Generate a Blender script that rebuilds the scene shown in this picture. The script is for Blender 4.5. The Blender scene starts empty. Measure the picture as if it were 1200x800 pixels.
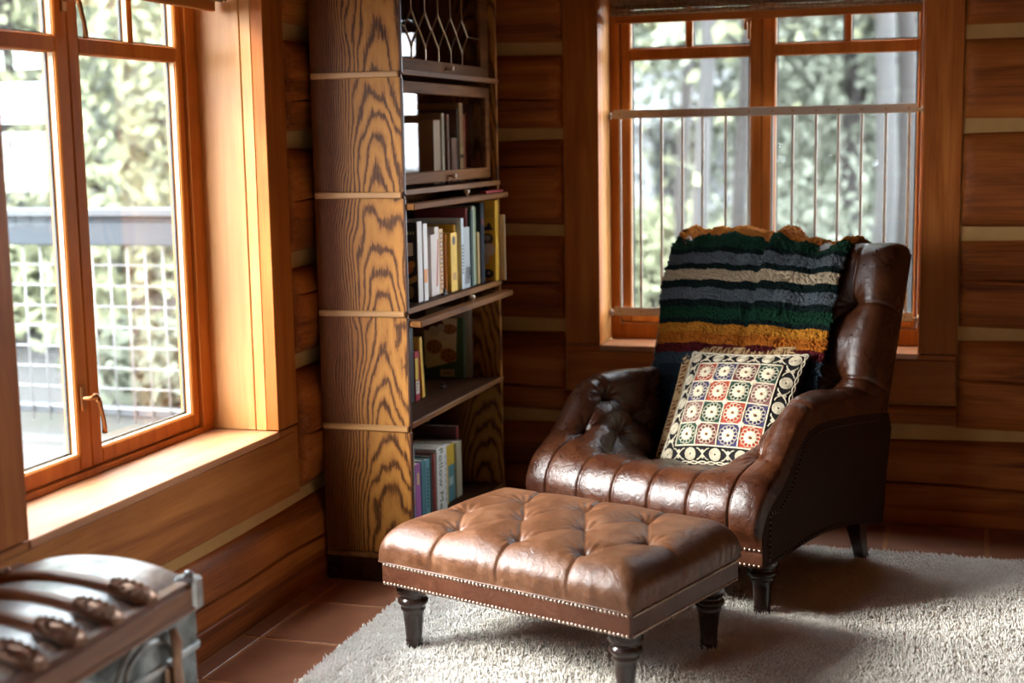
import bpy, math, random
import numpy as np
from mathutils import Vector, Matrix

random.seed(7)
RNG = np.random.default_rng(7)
scene = bpy.context.scene
COL = scene.collection
PI = math.pi

# ------------------------------------------------------------------ camera
CAM = np.array([1.98516, -5.27814, 1.42])
yaw, pit, rol = [math.radians(a) for a in (17.8, 8.1, -1.0)]
fw = Vector((-math.sin(yaw) * math.cos(pit), math.cos(yaw) * math.cos(pit), -math.sin(pit)))
r0 = Vector((math.cos(yaw), math.sin(yaw), 0))
u0 = r0.cross(fw)
rt = math.cos(rol) * r0 + math.sin(rol) * u0
up = -math.sin(rol) * r0 + math.cos(rol) * u0
cd = bpy.data.cameras.new('camera')
cam = bpy.data.objects.new('camera', cd)
COL.objects.link(cam)
cam.matrix_world = Matrix(((rt.x, up.x, -fw.x, CAM[0]), (rt.y, up.y, -fw.y, CAM[1]),
                           (rt.z, up.z, -fw.z, CAM[2]), (0, 0, 0, 1)))
cd.sensor_width = 36
cd.lens = 50
cd.clip_start = 0.05
cd.clip_end = 300
cd.dof.use_dof = True
cd.dof.focus_distance = 4.15
cd.dof.aperture_fstop = 1.8
scene.camera = cam

# ------------------------------------------------------------------ sky, lights, exposure
SKY_STRENGTH = 14.0
SUN_STRENGTH = 9.0
world = bpy.data.worlds.new('overcast_sky')
scene.world = world
world.use_nodes = True
wn = world.node_tree.nodes
wl = world.node_tree.links
bg = wn['Background']
bg.inputs['Strength'].default_value = SKY_STRENGTH
wtc = wn.new('ShaderNodeTexCoord')
wsep = wn.new('ShaderNodeSeparateXYZ')
wramp = wn.new('ShaderNodeValToRGB')
wl.new(wtc.outputs['Generated'], wsep.inputs[0])
wl.new(wsep.outputs['Z'], wramp.inputs[0])
wramp.color_ramp.elements[0].color = (0.76, 0.81, 0.88, 1)
wramp.color_ramp.elements[0].position = 0.0
wramp.color_ramp.elements[1].color = (0.84, 0.905, 1.0, 1)
wramp.color_ramp.elements[1].position = 0.7
wl.new(wramp.outputs[0], bg.inputs['Color'])

sd = bpy.data.lights.new('veiled_sun', 'SUN')
sd.energy = SUN_STRENGTH
sd.angle = math.radians(26)
sd.color = (1.0, 0.97, 0.93)
so = bpy.data.objects.new('veiled_sun', sd)
COL.objects.link(so)
_d = Vector((0.84, 0.40, -0.52))     # travel direction of the light
so.rotation_euler = _d.to_track_quat('-Z', 'Y').to_euler()

vs = scene.view_settings
vs.view_transform = 'Standard'
vs.look = 'None'
vs.gamma = 1
vs.use_curve_mapping = False
vs.exposure = 1.05
scene.cycles.max_bounces = 10
scene.cycles.diffuse_bounces = 6
scene.cycles.glossy_bounces = 4
scene.cycles.transparent_max_bounces = 16
scene.cycles.sample_clamp_indirect = 8
scene.cycles.use_denoising = True


def portal(name, loc, rot, sx, sy):
    ld = bpy.data.lights.new(name, 'AREA')
    ld.shape = 'RECTANGLE'
    ld.size, ld.size_y = sx, sy
    ld.cycles.is_portal = True
    o = bpy.data.objects.new(name, ld)
    o.location = loc
    o.rotation_euler = rot
    COL.objects.link(o)


portal('window_light_portal', (1.24, 0.30, 1.3), (-PI / 2, 0, 0), 1.3, 1.5)
portal('window_light_portal', (-0.36, -2.0, 1.27), (0, -PI / 2, 0), 1.6, 1.34)
portal('window_light_portal', (-0.36, -4.7, 1.27), (0, -PI / 2, 0), 1.6, 1.34)


# ------------------------------------------------------------------ node helpers
class NT:
    def __init__(s, name):
        s.m = bpy.data.materials.new(name)
        s.m.use_nodes = True
        s.t = s.m.node_tree
        s.n = s.t.nodes
        s.l = s.t.links
        s.b = s.n['Principled BSDF']
        s.out = s.n['Material Output']

    def node(s, typ, **kw):
        nd = s.n.new(typ)
        for k, v in kw.items():
            setattr(nd, k, v)
        return nd

    def link(s, a, b):
        s.l.new(a, b)

    def setin(s, nd, key, val):
        if hasattr(val, 'is_output') or isinstance(val, bpy.types.NodeSocket):
            s.l.new(val, nd.inputs[key])
        else:
            nd.inputs[key].default_value = val

    def math(s, op, a, b=0.0, c=None, clamp=False):
        nd = s.node('ShaderNodeMath', operation=op, use_clamp=clamp)
        s.setin(nd, 0, a)
        s.setin(nd, 1, b)
        if c is not None:
            s.setin(nd, 2, c)
        return nd.outputs[0]

    def coords(s, rnd=True, kind='Object'):
        tc = s.node('ShaderNodeTexCoord')
        if not rnd:
            return tc.outputs[kind]
        oi = s.node('ShaderNodeObjectInfo')
        cx = s.node('ShaderNodeCombineXYZ')
        for i, k in enumerate((17.3, 31.7, 23.1)):
            s.link(s.math('MULTIPLY', oi.outputs['Random'], k), cx.inputs[i])
        va = s.node('ShaderNodeVectorMath', operation='ADD')
        s.link(tc.outputs[kind], va.inputs[0])
        s.link(cx.outputs[0], va.inputs[1])
        return va.outputs[0]

    def mapping(s, vec, scale=(1, 1, 1), loc=(0, 0, 0), rot=(0, 0, 0)):
        mp = s.node('ShaderNodeMapping')
        s.link(vec, mp.inputs[0])
        mp.inputs['Scale'].default_value = scale
        mp.inputs['Location'].default_value = loc
        mp.inputs['Rotation'].default_value = rot
        return mp.outputs[0]

    def noise(s, vec, scale, detail=4, rough=0.55, dist=0.0):
        nd = s.node('ShaderNodeTexNoise')
        s.link(vec, nd.inputs['Vector'])
        nd.inputs['Scale'].default_value = scale
        nd.inputs['Detail'].default_value = detail
        nd.inputs['Roughness'].default_value = rough
        nd.inputs['Distortion'].default_value = dist
        return nd.outputs['Fac']

    def voronoi(s, vec, scale, feature='F1'):
        nd = s.node('ShaderNodeTexVoronoi', feature=feature)
        s.link(vec, nd.inputs['Vector'])
        nd.inputs['Scale'].default_value = scale
        return nd.outputs['Distance']

    def ramp(s, fac, stops, interp='LINEAR'):
        nd = s.node('ShaderNodeValToRGB')
        s.link(fac, nd.inputs[0])
        cr = nd.color_ramp
        cr.interpolation = interp
        while len(cr.elements) < len(stops):
            cr.elements.new(0.5)
        for e, (p, c) in zip(cr.elements, stops):
            e.position = p
            e.color = (*c, 1) if len(c) == 3 else c
        return nd.outputs[0]

    def mix(s, fac, a, b, mode='MIX'):
        nd = s.node('ShaderNodeMix', data_type='RGBA', blend_type=mode)
        s.setin(nd, 0, fac)
        for idx, v in ((6, a), (7, b)):
            if isinstance(v, bpy.types.NodeSocket):
                s.link(v, nd.inputs[idx])
            else:
                nd.inputs[idx].default_value = (*v, 1) if len(v) == 3 else v
        return nd.outputs[2]

    def bump(s, height, strength=0.3, dist=0.01):
        nd = s.node('ShaderNodeBump')
        nd.inputs['Strength'].default_value = strength
        nd.inputs['Distance'].default_value = dist
        s.link(height, nd.inputs['Height'])
        s.link(nd.outputs[0], s.b.inputs['Normal'])

    def base(s, col):
        s.setin(s.b, 'Base Color', col if isinstance(col, bpy.types.NodeSocket) else (*col, 1))

    def rough(s, v):
        s.setin(s.b, 'Roughness', v)


def plain(name, col, rough=0.6, metal=0.0, spec=0.5, var=0.0):
    t = NT(name)
    if var:
        f = t.noise(t.coords(), 14, 3)
        t.base(t.mix(f, tuple(c * (1 - var) for c in col), tuple(min(1, c * (1 + var)) for c in col)))
    else:
        t.base(col)
    t.rough(rough)
    t.b.inputs['Metallic'].default_value = metal
    t.b.inputs['Specular IOR Level'].default_value = spec
    return t.m


def wood(name, dark, mid, light, axis, scale=9.0, rough=0.5, knots=0.0, bumps=0.15, gloss=0.35, stretch=0.07):
    """straight to gently wavy grain running along `axis`, with sparse knots"""
    t = NT(name)
    co = t.coords()
    sc = [1.0, 1.0, 1.0]
    sc[axis] = stretch
    v = t.mapping(co, tuple(sc))
    big = t.noise(v, scale, 5, 0.6, 0.8)
    sc2 = [1.0, 1.0, 1.0]
    sc2[axis] = 0.02
    fine = t.noise(t.mapping(co, tuple(sc2)), scale * 14, 3, 0.6)
    slow = t.noise(co, 2.2, 2)
    f = t.math('ADD', t.math('MULTIPLY', big, 0.75), t.math('MULTIPLY', fine, 0.25))
    c = t.ramp(f, [(0.36, dark), (0.5, mid), (0.63, light)])
    c = t.mix(t.ramp(slow, [(0.35, (0.0,) * 3), (0.7, (0.55,) * 3)]), c, tuple(x * 0.6 for x in mid))
    if knots:
        sc3 = [1.0, 1.0, 1.0]
        sc3[axis] = 0.55
        kd = t.voronoi(t.mapping(co, tuple(sc3)), knots)
        kf = t.ramp(kd, [(0.03, (1.0,) * 3), (0.075, (0.5,) * 3), (0.12, (0.0,) * 3)])
        c = t.mix(kf, c, tuple(x * 0.22 for x in dark))
    t.base(c)
    t.rough(t.math('ADD', rough - 0.08, t.math('MULTIPLY', fine, 0.16)))
    t.b.inputs['Specular IOR Level'].default_value = gloss
    t.bump(f, bumps, 0.004)
    return t.m


def oak(name, horizontal=False, tint=1.0):
    """plain-sawn oak: cathedral figure on the front part of each board, straight dark grain at the back"""
    t = NT(name)
    tc = t.node('ShaderNodeTexCoord')
    oi = t.node('ShaderNodeObjectInfo')
    sep = t.node('ShaderNodeSeparateXYZ')
    t.link(tc.outputs['Object'], sep.inputs[0])
    rnd = oi.outputs['Random']
    co = t.coords()
    x, y, z = sep.outputs
    if horizontal:
        x, z = z, y
        u = t.math('SUBTRACT', x, 0.01)
        d = t.math('ADD', t.math('MULTIPLY', z, 0.03), 0.06)
        wob_s = (0.25, 0.12, 1.0)
    else:
        u = t.math('SUBTRACT', x, t.math('ADD', 0.225, t.math('MULTIPLY', t.math('SUBTRACT', rnd, 0.5), 0.03)))
        u = t.math('ADD', u, t.math('MULTIPLY', t.math('SUBTRACT', t.noise(t.mapping(co, (1.0, 1.0, 0.5)), 5.0, 2), 0.5), 0.10))
        d = t.math('ADD', t.math('MULTIPLY', z, 0.25), t.math('ADD', 0.012, t.math('MULTIPLY', rnd, 0.05)))
        wob_s = (1.0, 1.0, 0.30)
    r = t.math('SQRT', t.math('ADD', t.math('MULTIPLY', u, u), t.math('MULTIPLY', d, d)))
    wob = t.noise(t.mapping(co, wob_s), 34, 4, 0.6)
    wob2 = t.noise(t.mapping(co, wob_s), 7, 2, 0.5)
    r = t.math('ADD', r, t.math('ADD', t.math('MULTIPLY', wob, 0.030), t.math('MULTIPLY', wob2, 0.13)))
    ph = t.math('MULTIPLY', r, 250.0)
    if not horizontal:      # tighter straight grain towards the back edge
        neg = t.math('MAXIMUM', t.math('MULTIPLY_ADD', u, -1.0, -0.03), 0.0)
        ph = t.math('MULTIPLY_ADD', t.math('MULTIPLY', neg, neg), 2600.0, ph)
    s = t.math('SINE', ph)
    pore_s = (60, 60, 2.2) if not horizontal else (60, 2.2, 60)
    pore = t.noise(t.mapping(co, pore_s), 6, 3, 0.6)
    f = t.math('ADD', t.math('MULTIPLY', s, 0.33), t.math('ADD', 0.5, t.math('MULTIPLY', t.math('SUBTRACT', pore, 0.5), 0.9)))
    k = tint
    c = t.ramp(f, [(0.06, (0.040 * k, 0.013 * k, 0.003 * k)), (0.25, (0.11 * k, 0.038 * k, 0.008 * k)),
                   (0.40, (0.29 * k, 0.115 * k, 0.022 * k)), (0.95, (0.40 * k, 0.170 * k, 0.034 * k))])
    if not horizontal:
        edge = t.math('MULTIPLY_ADD', u, -9.0, -0.35, clamp=True)
        c = t.mix(edge, c, t.mix(1.0, c, (0.40, 0.29, 0.26), 'MULTIPLY'))
    t.base(c)
    t.rough(0.5)
    t.b.inputs['Specular IOR Level'].default_value = 0.18
    t.bump(f, 0.12, 0.002)
    return t.m


def leather(name, dark, mid, worn, rough=0.36, wear=0.5, scale=5.0):
    t = NT(name)
    co = t.coords(False)
    big = t.noise(co, scale, 5, 0.6, 0.6)
    mott = t.noise(co, scale * 3.2, 6, 0.68, 0.8)
    fine = t.noise(co, scale * 22, 4, 0.65)
    f = t.math('ADD', t.math('MULTIPLY', big, 0.40), t.math('ADD', t.math('MULTIPLY', mott, 0.45), t.math('MULTIPLY', fine, 0.15)))
    c = t.ramp(f, [(0.33, dark), (0.49, mid), (0.62 + (1 - wear) * 0.12, worn)])
    # pale hairline scuffs where the finish has cracked
    crk = t.voronoi(t.mapping(t.mix(0.06, co, t.node('ShaderNodeTexNoise').outputs['Color']), (1, 1.3, 0.8)), 21, 'DISTANCE_TO_EDGE')
    line = t.ramp(crk, [(0.0, (1.0,) * 3), (0.010, (0.0,) * 3)])
    c = t.mix(t.math('MULTIPLY', t.math('MULTIPLY', line, t.ramp(mott, [(0.45, (0.0,) * 3), (0.6, (1.0,) * 3)])), 0.45 * wear), c, tuple(min(1, x * 1.5) for x in worn))
    t.base(c)
    peb = t.voronoi(t.mapping(co, (1, 1, 1)), 210, 'DISTANCE_TO_EDGE')
    pebble = t.ramp(peb, [(0.0, (0.0,) * 3), (0.15, (1.0,) * 3)])
    wr = t.noise(t.mapping(co, (1, 1, 1)), 26, 5, 0.62, 1.6)
    h = t.math('ADD', t.math('MULTIPLY', pebble, 0.05), t.math('MULTIPLY', wr, 0.9))
    t.bump(h, 0.36, 0.008)
    t.rough(t.math('ADD', rough - 0.16, t.math('ADD', t.math('MULTIPLY', mott, 0.26), t.math('MULTIPLY', fine, 0.10))))
    t.b.inputs['Specular IOR Level'].default_value = 0.5
    return t.m


def glass(name, tint=(1, 1, 1), refl=1.0):
    """thin architectural pane: clear transmission with a Fresnel reflection"""
    t = NT(name)
    tr = t.node('ShaderNodeBsdfTransparent')
    tr.inputs[0].default_value = (*tint, 1)
    gl = t.node('ShaderNodeBsdfGlossy')
    gl.inputs['Roughness'].default_value = 0.01
    fr = t.node('ShaderNodeFresnel')
    geo = t.node('ShaderNodeNewGeometry')      # same reflectance on both faces of the thin pane
    t.link(t.math('MULTIPLY_ADD', geo.outputs['Backfacing'], 1 / 1.5 - 1.5, 1.5), fr.inputs['IOR'])
    mx = t.node('ShaderNodeMixShader')
    t.link(t.math('MULTIPLY', fr.outputs[0], refl, clamp=True), mx.inputs[0])
    t.link(tr.outputs[0], mx.inputs[1])
    t.link(gl.outputs[0], mx.inputs[2])
    t.link(mx.outputs[0], t.out.inputs[0])
    return t.m


# ------------------------------------------------------------------ mesh helpers
class MB:
    """collects simple solids and links them as ONE mesh object"""

    def __init__(s):
        s.v = []
        s.f = []

    def add(s, verts, faces, M=None):
        o = len(s.v)
        if M is not None:
            verts = [tuple(M @ Vector(p)) for p in verts]
        s.v += [tuple(map(float, p)) for p in verts]
        s.f += [tuple(i + o for i in f) for f in faces]
        return s

    def box(s, x0, x1, y0, y1, z0, z1, b=0.0, M=None):
        lo = (min(x0, x1), min(y0, y1), min(z0, z1))
        hi = (max(x0, x1), max(y0, y1), max(z0, z1))
        b = min(b, *(0.45 * (hi[i] - lo[i]) for i in range(3)))
        if b <= 0:
            vs_ = [(x, y, z) for x in (lo[0], hi[0]) for y in (lo[1], hi[1]) for z in (lo[2], hi[2])]
            fs = [(0, 1, 3, 2), (4, 6, 7, 5), (0, 4, 5, 1), (2, 3, 7, 6), (0, 2, 6, 4), (1, 5, 7, 3)]
            return s.add(vs_, fs, M)
        vs_, idx = [], {}
        for sx in (0, 1):
            for sy in (0, 1):
                for sz in (0, 1):
                    sg = (sx, sy, sz)
                    for ax in range(3):
                        p = []
                        for i in range(3):
                            e = hi[i] if sg[i] else lo[i]
                            if i != ax:
                                e += -b if sg[i] else b
                            p.append(e)
                        idx[(sg, ax)] = len(vs_)
                        vs_.append(tuple(p))
        fs = []
        for ax in range(3):
            o1, o2 = [i for i in range(3) if i != ax]
            for sd_ in (0, 1):
                q = []
                for a, c in ((0, 0), (1, 0), (1, 1), (0, 1)):
                    sg = [0, 0, 0]
                    sg[ax] = sd_
                    sg[o1] = a
                    sg[o2] = c
                    q.append(idx[(tuple(sg), ax)])
                fs.append(tuple(q))
            for a in (0, 1):
                for c in (0, 1):
                    sg0 = [0, 0, 0]
                    sg0[o1] = a
                    sg0[o2] = c
                    sg1 = list(sg0)
                    sg1[ax] = 1
                    sg0, sg1 = tuple(sg0), tuple(sg1)
                    fs.append((idx[(sg0, o1)], idx[(sg1, o1)], idx[(sg1, o2)], idx[(sg0, o2)]))
        for sx in (0, 1):
            for sy in (0, 1):
                for sz in (0, 1):
                    fs.append(tuple(idx[((sx, sy, sz), ax)] for ax in range(3)))
        return s.add(vs_, fs, M)

    def grid(s, P, closed_u=False, closed_v=False):
        P = np.asarray(P, float)
        n, m = P.shape[:2]
        o = len(s.v)
        s.v += [tuple(p) for p in P.reshape(-1, 3).tolist()]
        for i in range(n if closed_u else n - 1):
            for j in range(m if closed_v else m - 1):
                i2, j2 = (i + 1) % n, (j + 1) % m
                s.f.append((o + i * m + j, o + i2 * m + j, o + i2 * m + j2, o + i * m + j2))
        return s

    def tube(s, pts, r, n=8, cap=True, closed=False):
        pts = [Vector(p) for p in pts]
        k = len(pts)
        rs = list(r) if hasattr(r, '__len__') else [r] * k
        o = len(s.v)
        nrm = None
        for i, p in enumerate(pts):
            if closed:
                tg = pts[(i + 1) % k] - pts[i - 1]
            else:
                tg = pts[min(i + 1, k - 1)] - pts[max(i - 1, 0)]
            if tg.length < 1e-9:
                tg = Vector((0, 0, 1))
            tg.normalize()
            if nrm is None:
                a = Vector((0, 0, 1)) if abs(tg.z) < 0.9 else Vector((1, 0, 0))
                nrm = tg.cross(a).normalized()
            else:
                nrm = nrm - tg * nrm.dot(tg)
                if nrm.length < 1e-6:
                    nrm = tg.cross(Vector((0, 0, 1)) if abs(tg.z) < 0.9 else Vector((1, 0, 0)))
                nrm.normalize()
            bn = tg.cross(nrm)
            for j in range(n):
                a = 2 * PI * j / n
                s.v.append(tuple(p + (nrm * math.cos(a) + bn * math.sin(a)) * rs[i]))
        for i in range(k if closed else k - 1):
            i2 = (i + 1) % k
            for j in range(n):
                j2 = (j + 1) % n
                s.f.append((o + i * n + j, o + i * n + j2, o + i2 * n + j2, o + i2 * n + j))
        if cap and not closed:
            s.f.append(tuple(o + j for j in reversed(range(n))))
            s.f.append(tuple(o + (k - 1) * n + j for j in range(n)))
        return s

    def lathe(s, prof, n=24, M=None):
        vs_, fs = [], []
        k = len(prof)
        for r, z in prof:
            for j in range(n):
                a = 2 * PI * j / n
                vs_.append((r * math.cos(a), r * math.sin(a), z))
        for i in range(k - 1):
            for j in range(n):
                j2 = (j + 1) % n
                fs.append((i * n + j, i * n + j2, (i + 1) * n + j2, (i + 1) * n + j))
        fs.append(tuple(reversed(range(n))))
        fs.append(tuple((k - 1) * n + j for j in range(n)))
        return s.add(vs_, fs, M)

    def ball(s, c, r, n=8, k=5, sc=(1, 1, 1), M=None):
        vs_, fs = [], []
        for i in range(k + 1):
            th = PI * i / k
            for j in range(n):
                a = 2 * PI * j / n
                vs_.append((c[0] + r * sc[0] * math.sin(th) * math.cos(a), c[1] + r * sc[1] * math.sin(th) * math.sin(a),
                            c[2] + r * sc[2] * math.cos(th)))
        for i in range(k):
            for j in range(n):
                j2 = (j + 1) % n
                fs.append((i * n + j, (i + 1) * n + j, (i + 1) * n + j2, i * n + j2))
        return s.add(vs_, fs, M)

    def prism(s, poly, depth, M=None):
        """poly: list of (a, b) -> extruded along local z from 0 to depth"""
        n = len(poly)
        vs_ = [(a, b, 0) for a, b in poly] + [(a, b, depth) for a, b in poly]
        fs = [tuple(reversed(range(n))), tuple(range(n, 2 * n))]
        fs += [(i, (i + 1) % n, n + (i + 1) % n, n + i) for i in range(n)]
        return s.add(vs_, fs, M)

    def mesh(s, name, mat=None, smooth=False):
        me = bpy.data.meshes.new(name)
        me.from_pydata(s.v, [], s.f)
        if mat:
            me.materials.append(mat)
        if smooth:
            me.polygons.foreach_set('use_smooth', [True] * len(me.polygons))
            if smooth == 'auto':
                me.set_sharp_from_angle(angle=math.radians(40))
        me.update()
        return me

    def build(s, name, mat, parent=None, smooth=False, recalc=True):
        me = s.mesh(name, mat, smooth)
        if recalc:
            import bmesh
            bm = bmesh.new()
            bm.from_mesh(me)
            bmesh.ops.recalc_face_normals(bm, faces=bm.faces)
            bm.to_mesh(me)
            bm.free()
        return link(name, me, parent)


def link(name, me, parent=None):
    o = bpy.data.objects.new(name, me)
    COL.objects.link(o)
    if parent is not None:
        o.parent = parent
    return o


def np_mesh(name, V, Fq, mat, parent=None, smooth=True):
    """fast mesh from numpy arrays; all faces with the same number of corners"""
    V = np.asarray(V, np.float32)
    Fq = np.asarray(Fq, np.int32)
    k = Fq.shape[1]
    me = bpy.data.meshes.new(name)
    me.vertices.add(len(V))
    me.vertices.foreach_set('co', V.ravel())
    me.loops.add(Fq.size)
    me.loops.foreach_set('vertex_index', Fq.ravel())
    me.polygons.add(len(Fq))
    me.polygons.foreach_set('loop_start', np.arange(0, Fq.size, k, dtype=np.int32))
    me.polygons.foreach_set('loop_total', np.full(len(Fq), k, np.int32))
    me.polygons.foreach_set('use_smooth', np.full(len(Fq), smooth, bool))
    me.update(calc_edges=True)
    me.validate()
    if mat:
        me.materials.append(mat)
    return link(name, me, parent)


def grid_obj(name, P, mat, parent=None, flip=False, smooth=True):
    P = np.asarray(P, float)
    n, m = P.shape[:2]
    i, j = np.meshgrid(np.arange(n - 1), np.arange(m - 1), indexing='ij')
    a = (i * m + j).ravel()
    q = np.stack([a, a + m, a + m + 1, a + 1], 1)
    if flip:
        q = q[:, ::-1]
    return np_mesh(name, P.reshape(-1, 3), q, mat, parent, smooth)


def tag(o, label=None, cat=None, group=None, kind=None):
    if label:
        o['label'] = label
    if cat:
        o['category'] = cat
    if group:
        o['group'] = group
    if kind:
        o['kind'] = kind
    return o


def empty(name, loc=(0, 0, 0), rz=0.0, parent=None):
    o = bpy.data.objects.new(name, None)
    COL.objects.link(o)
    o.location = loc
    o.rotation_euler = (0, 0, rz)
    o.empty_display_size = 0.1
    if parent is not None:
        o.parent = parent
    return o


def text(name, body, size, mat, parent, M, thick=0.0004, align='CENTER', bold=0.0):
    cu = bpy.data.curves.new(name, 'FONT')
    cu.body = body
    cu.size = size
    cu.align_x = align
    cu.align_y = 'CENTER'
    cu.extrude = thick
    cu.offset = bold
    cu.resolution_u = 2
    cu.materials.append(mat)
    o = bpy.data.objects.new(name, cu)
    COL.objects.link(o)
    me = bpy.data.meshes.new_from_object(o)       # plain mesh lettering
    bpy.data.objects.remove(o)
    o = link(name, me, parent)
    o.matrix_local = M
    return o


def frame_m(origin, xa, ya):
    xa = Vector(xa).normalized()
    ya = Vector(ya).normalized()
    za = xa.cross(ya)
    o = Vector(origin)
    return Matrix(((xa.x, ya.x, za.x, o.x), (xa.y, ya.y, za.y, o.y), (xa.z, ya.z, za.z, o.z), (0, 0, 0, 1)))


def sstep(x, a, b):
    t = np.clip((x - a) / (b - a), 0, 1)
    return t * t * (3 - 2 * t)


def seg_dist(A, B, p, q):
    px, py = p
    qx, qy = q
    dx, dy = qx - px, qy - py
    L2 = dx * dx + dy * dy + 1e-12
    t = np.clip(((A - px) * dx + (B - py) * dy) / L2, 0, 1)
    return np.hypot(A - px - t * dx, B - py - t * dy)


def tuft(A, B, buttons, folds, pleats=(), amp=0.022, w=0.045, dimple=0.03, dr=0.028):
    """outward displacement of deep-buttoned leather at metric sheet coordinates A, B"""
    dm = np.full(A.shape, 9.0)
    dp = np.full(A.shape, 9.0)
    for p, q in pleats:
        dp = np.minimum(dp, seg_dist(A, B, p, q))
    for p, q in folds:
        dm = np.minimum(dm, seg_dist(A, B, p, q))
    rb = np.full(A.shape, 9.0)
    wr = np.zeros(A.shape)
    for k, (bx, by) in enumerate(buttons):
        r = np.hypot(A - bx, B - by)
        rb = np.minimum(rb, r)
        ang = np.arctan2(B - by, A - bx)
        wr += 0.0017 * np.sin(ang * 11 + k * 1.7) * np.exp(-((r - 0.034) / 0.022) ** 2)
    d = amp * (1 - np.exp(-(dm / w) ** 1.25))
    d -= dimple * np.exp(-(rb / dr) ** 1.15)
    d -= 0.0030 * np.exp(-(dm / 0.0045) ** 2)
    d -= 0.0050 * np.exp(-(dp / 0.0038) ** 2) + 0.0034 * np.exp(-(dp / 0.013) ** 1.3)
    return d + wr


def normals(P):
    du = np.gradient(P, axis=0)
    dv = np.gradient(P, axis=1)
    n = np.cross(du, dv)
    return n / (np.linalg.norm(n, axis=2, keepdims=True) + 1e-12)


def seq(a, b, n):
    return [a + (b - a) * i / (n - 1) for i in range(n)]


# ------------------------------------------------------------------ materials
M_LOG_X = wood('log_wood_x', (0.095, 0.020, 0.004), (0.32, 0.086, 0.0135), (0.48, 0.155, 0.027), 0, 9, 0.55, 3.0, 0.4, 0.16)
M_LOG_Y = wood('log_wood_y', (0.095, 0.020, 0.004), (0.32, 0.086, 0.0135), (0.48, 0.155, 0.027), 1, 9, 0.55, 3.0, 0.4, 0.16)
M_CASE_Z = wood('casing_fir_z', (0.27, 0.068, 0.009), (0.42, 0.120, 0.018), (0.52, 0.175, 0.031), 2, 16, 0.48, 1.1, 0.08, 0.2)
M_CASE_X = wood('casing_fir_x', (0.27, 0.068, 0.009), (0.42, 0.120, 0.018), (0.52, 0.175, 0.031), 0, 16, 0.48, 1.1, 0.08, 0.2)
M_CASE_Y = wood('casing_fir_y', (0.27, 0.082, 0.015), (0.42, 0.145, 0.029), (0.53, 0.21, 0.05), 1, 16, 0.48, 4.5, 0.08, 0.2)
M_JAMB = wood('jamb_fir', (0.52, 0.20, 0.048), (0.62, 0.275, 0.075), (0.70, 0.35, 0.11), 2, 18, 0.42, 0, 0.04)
M_STOOL_X = wood('stool_fir_x', (0.42, 0.16, 0.058), (0.52, 0.225, 0.095), (0.60, 0.285, 0.13), 0, 14, 0.34, 0, 0.04, 0.6)
M_STOOL_Y = wood('stool_fir_y', (0.42, 0.16, 0.058), (0.52, 0.225, 0.095), (0.60, 0.285, 0.13), 1, 14, 0.45, 0, 0.04, 0.55)
M_SASH = wood('sash_fir', (0.34, 0.088, 0.011), (0.44, 0.128, 0.017), (0.52, 0.17, 0.026), 2, 18, 0.50, 0, 0.04, 0.15)
M_SASH_H = wood('sash_fir_cross', (0.34, 0.088, 0.011), (0.44, 0.128, 0.017), (0.52, 0.17, 0.026), 0, 18, 0.50, 0, 0.04, 0.15)
M_OAK = oak('oak_cathedral')
M_OAK_H = wood('oak_rail', (0.075, 0.026, 0.008), (0.17, 0.066, 0.019), (0.25, 0.10, 0.030), 1, 26, 0.65, 0, 0.1, 0.06)
M_OAK_STRIP = wood('oak_strip', (0.22, 0.09, 0.025), (0.36, 0.17, 0.05), (0.46, 0.23, 0.075), 0, 22, 0.45, 0, 0.1)
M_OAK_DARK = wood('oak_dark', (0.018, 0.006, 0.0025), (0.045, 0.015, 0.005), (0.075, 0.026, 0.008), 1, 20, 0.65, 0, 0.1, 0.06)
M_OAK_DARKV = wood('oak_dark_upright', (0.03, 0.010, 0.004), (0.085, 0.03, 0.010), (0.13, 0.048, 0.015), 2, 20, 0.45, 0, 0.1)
M_OAK_Y = wood('oak_edge', (0.09, 0.032, 0.010), (0.20, 0.082, 0.024), (0.28, 0.12, 0.036), 1, 26, 0.6, 0, 0.1, 0.1)
M_CHINK = plain('chinking', (0.46, 0.265, 0.095), 0.9, 0, 0.2, 0.18)
M_GLASS = glass('window_pane_glass', (0.97, 0.985, 0.98))
M_GLASS_IN = glass('cabinet_glass', (0.95, 0.96, 0.95), 0.42)
M_BRASS = plain('aged_brass', (0.42, 0.24, 0.09), 0.32, 1.0)
M_BRONZE = plain('bronze', (0.30, 0.13, 0.05), 0.35, 1.0)
M_NAIL = plain('nailhead_pewter', (0.50, 0.38, 0.29), 0.30, 1.0)
M_DARKLEG = plain('espresso_wood', (0.028, 0.014, 0.010), 0.22, 0, 0.55)
M_IVORY = plain('ivory_knob', (0.82, 0.72, 0.55), 0.35)
M_BLACK = plain('black_plastic', (0.012, 0.012, 0.012), 0.4)
M_GUARD = plain('taupe_painted_metal', (0.50, 0.41, 0.31), 0.45)
M_GUARDBAR = plain('taupe_bar_metal', (0.42, 0.35, 0.27), 0.40)
M_GAP = plain('dark_gap', (0.010, 0.006, 0.004), 0.9)
M_SPACER = plain('grey_spacer', (0.035, 0.042, 0.05), 0.6, 0, 0.2)
M_WHITESTOP = plain('cream_stop', (0.46, 0.33, 0.20), 0.7)
M_CEIL = wood('ceiling_boards', (0.14, 0.05, 0.016), (0.26, 0.10, 0.03), (0.34, 0.14, 0.045), 1, 9, 0.55, 1.2)


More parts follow.
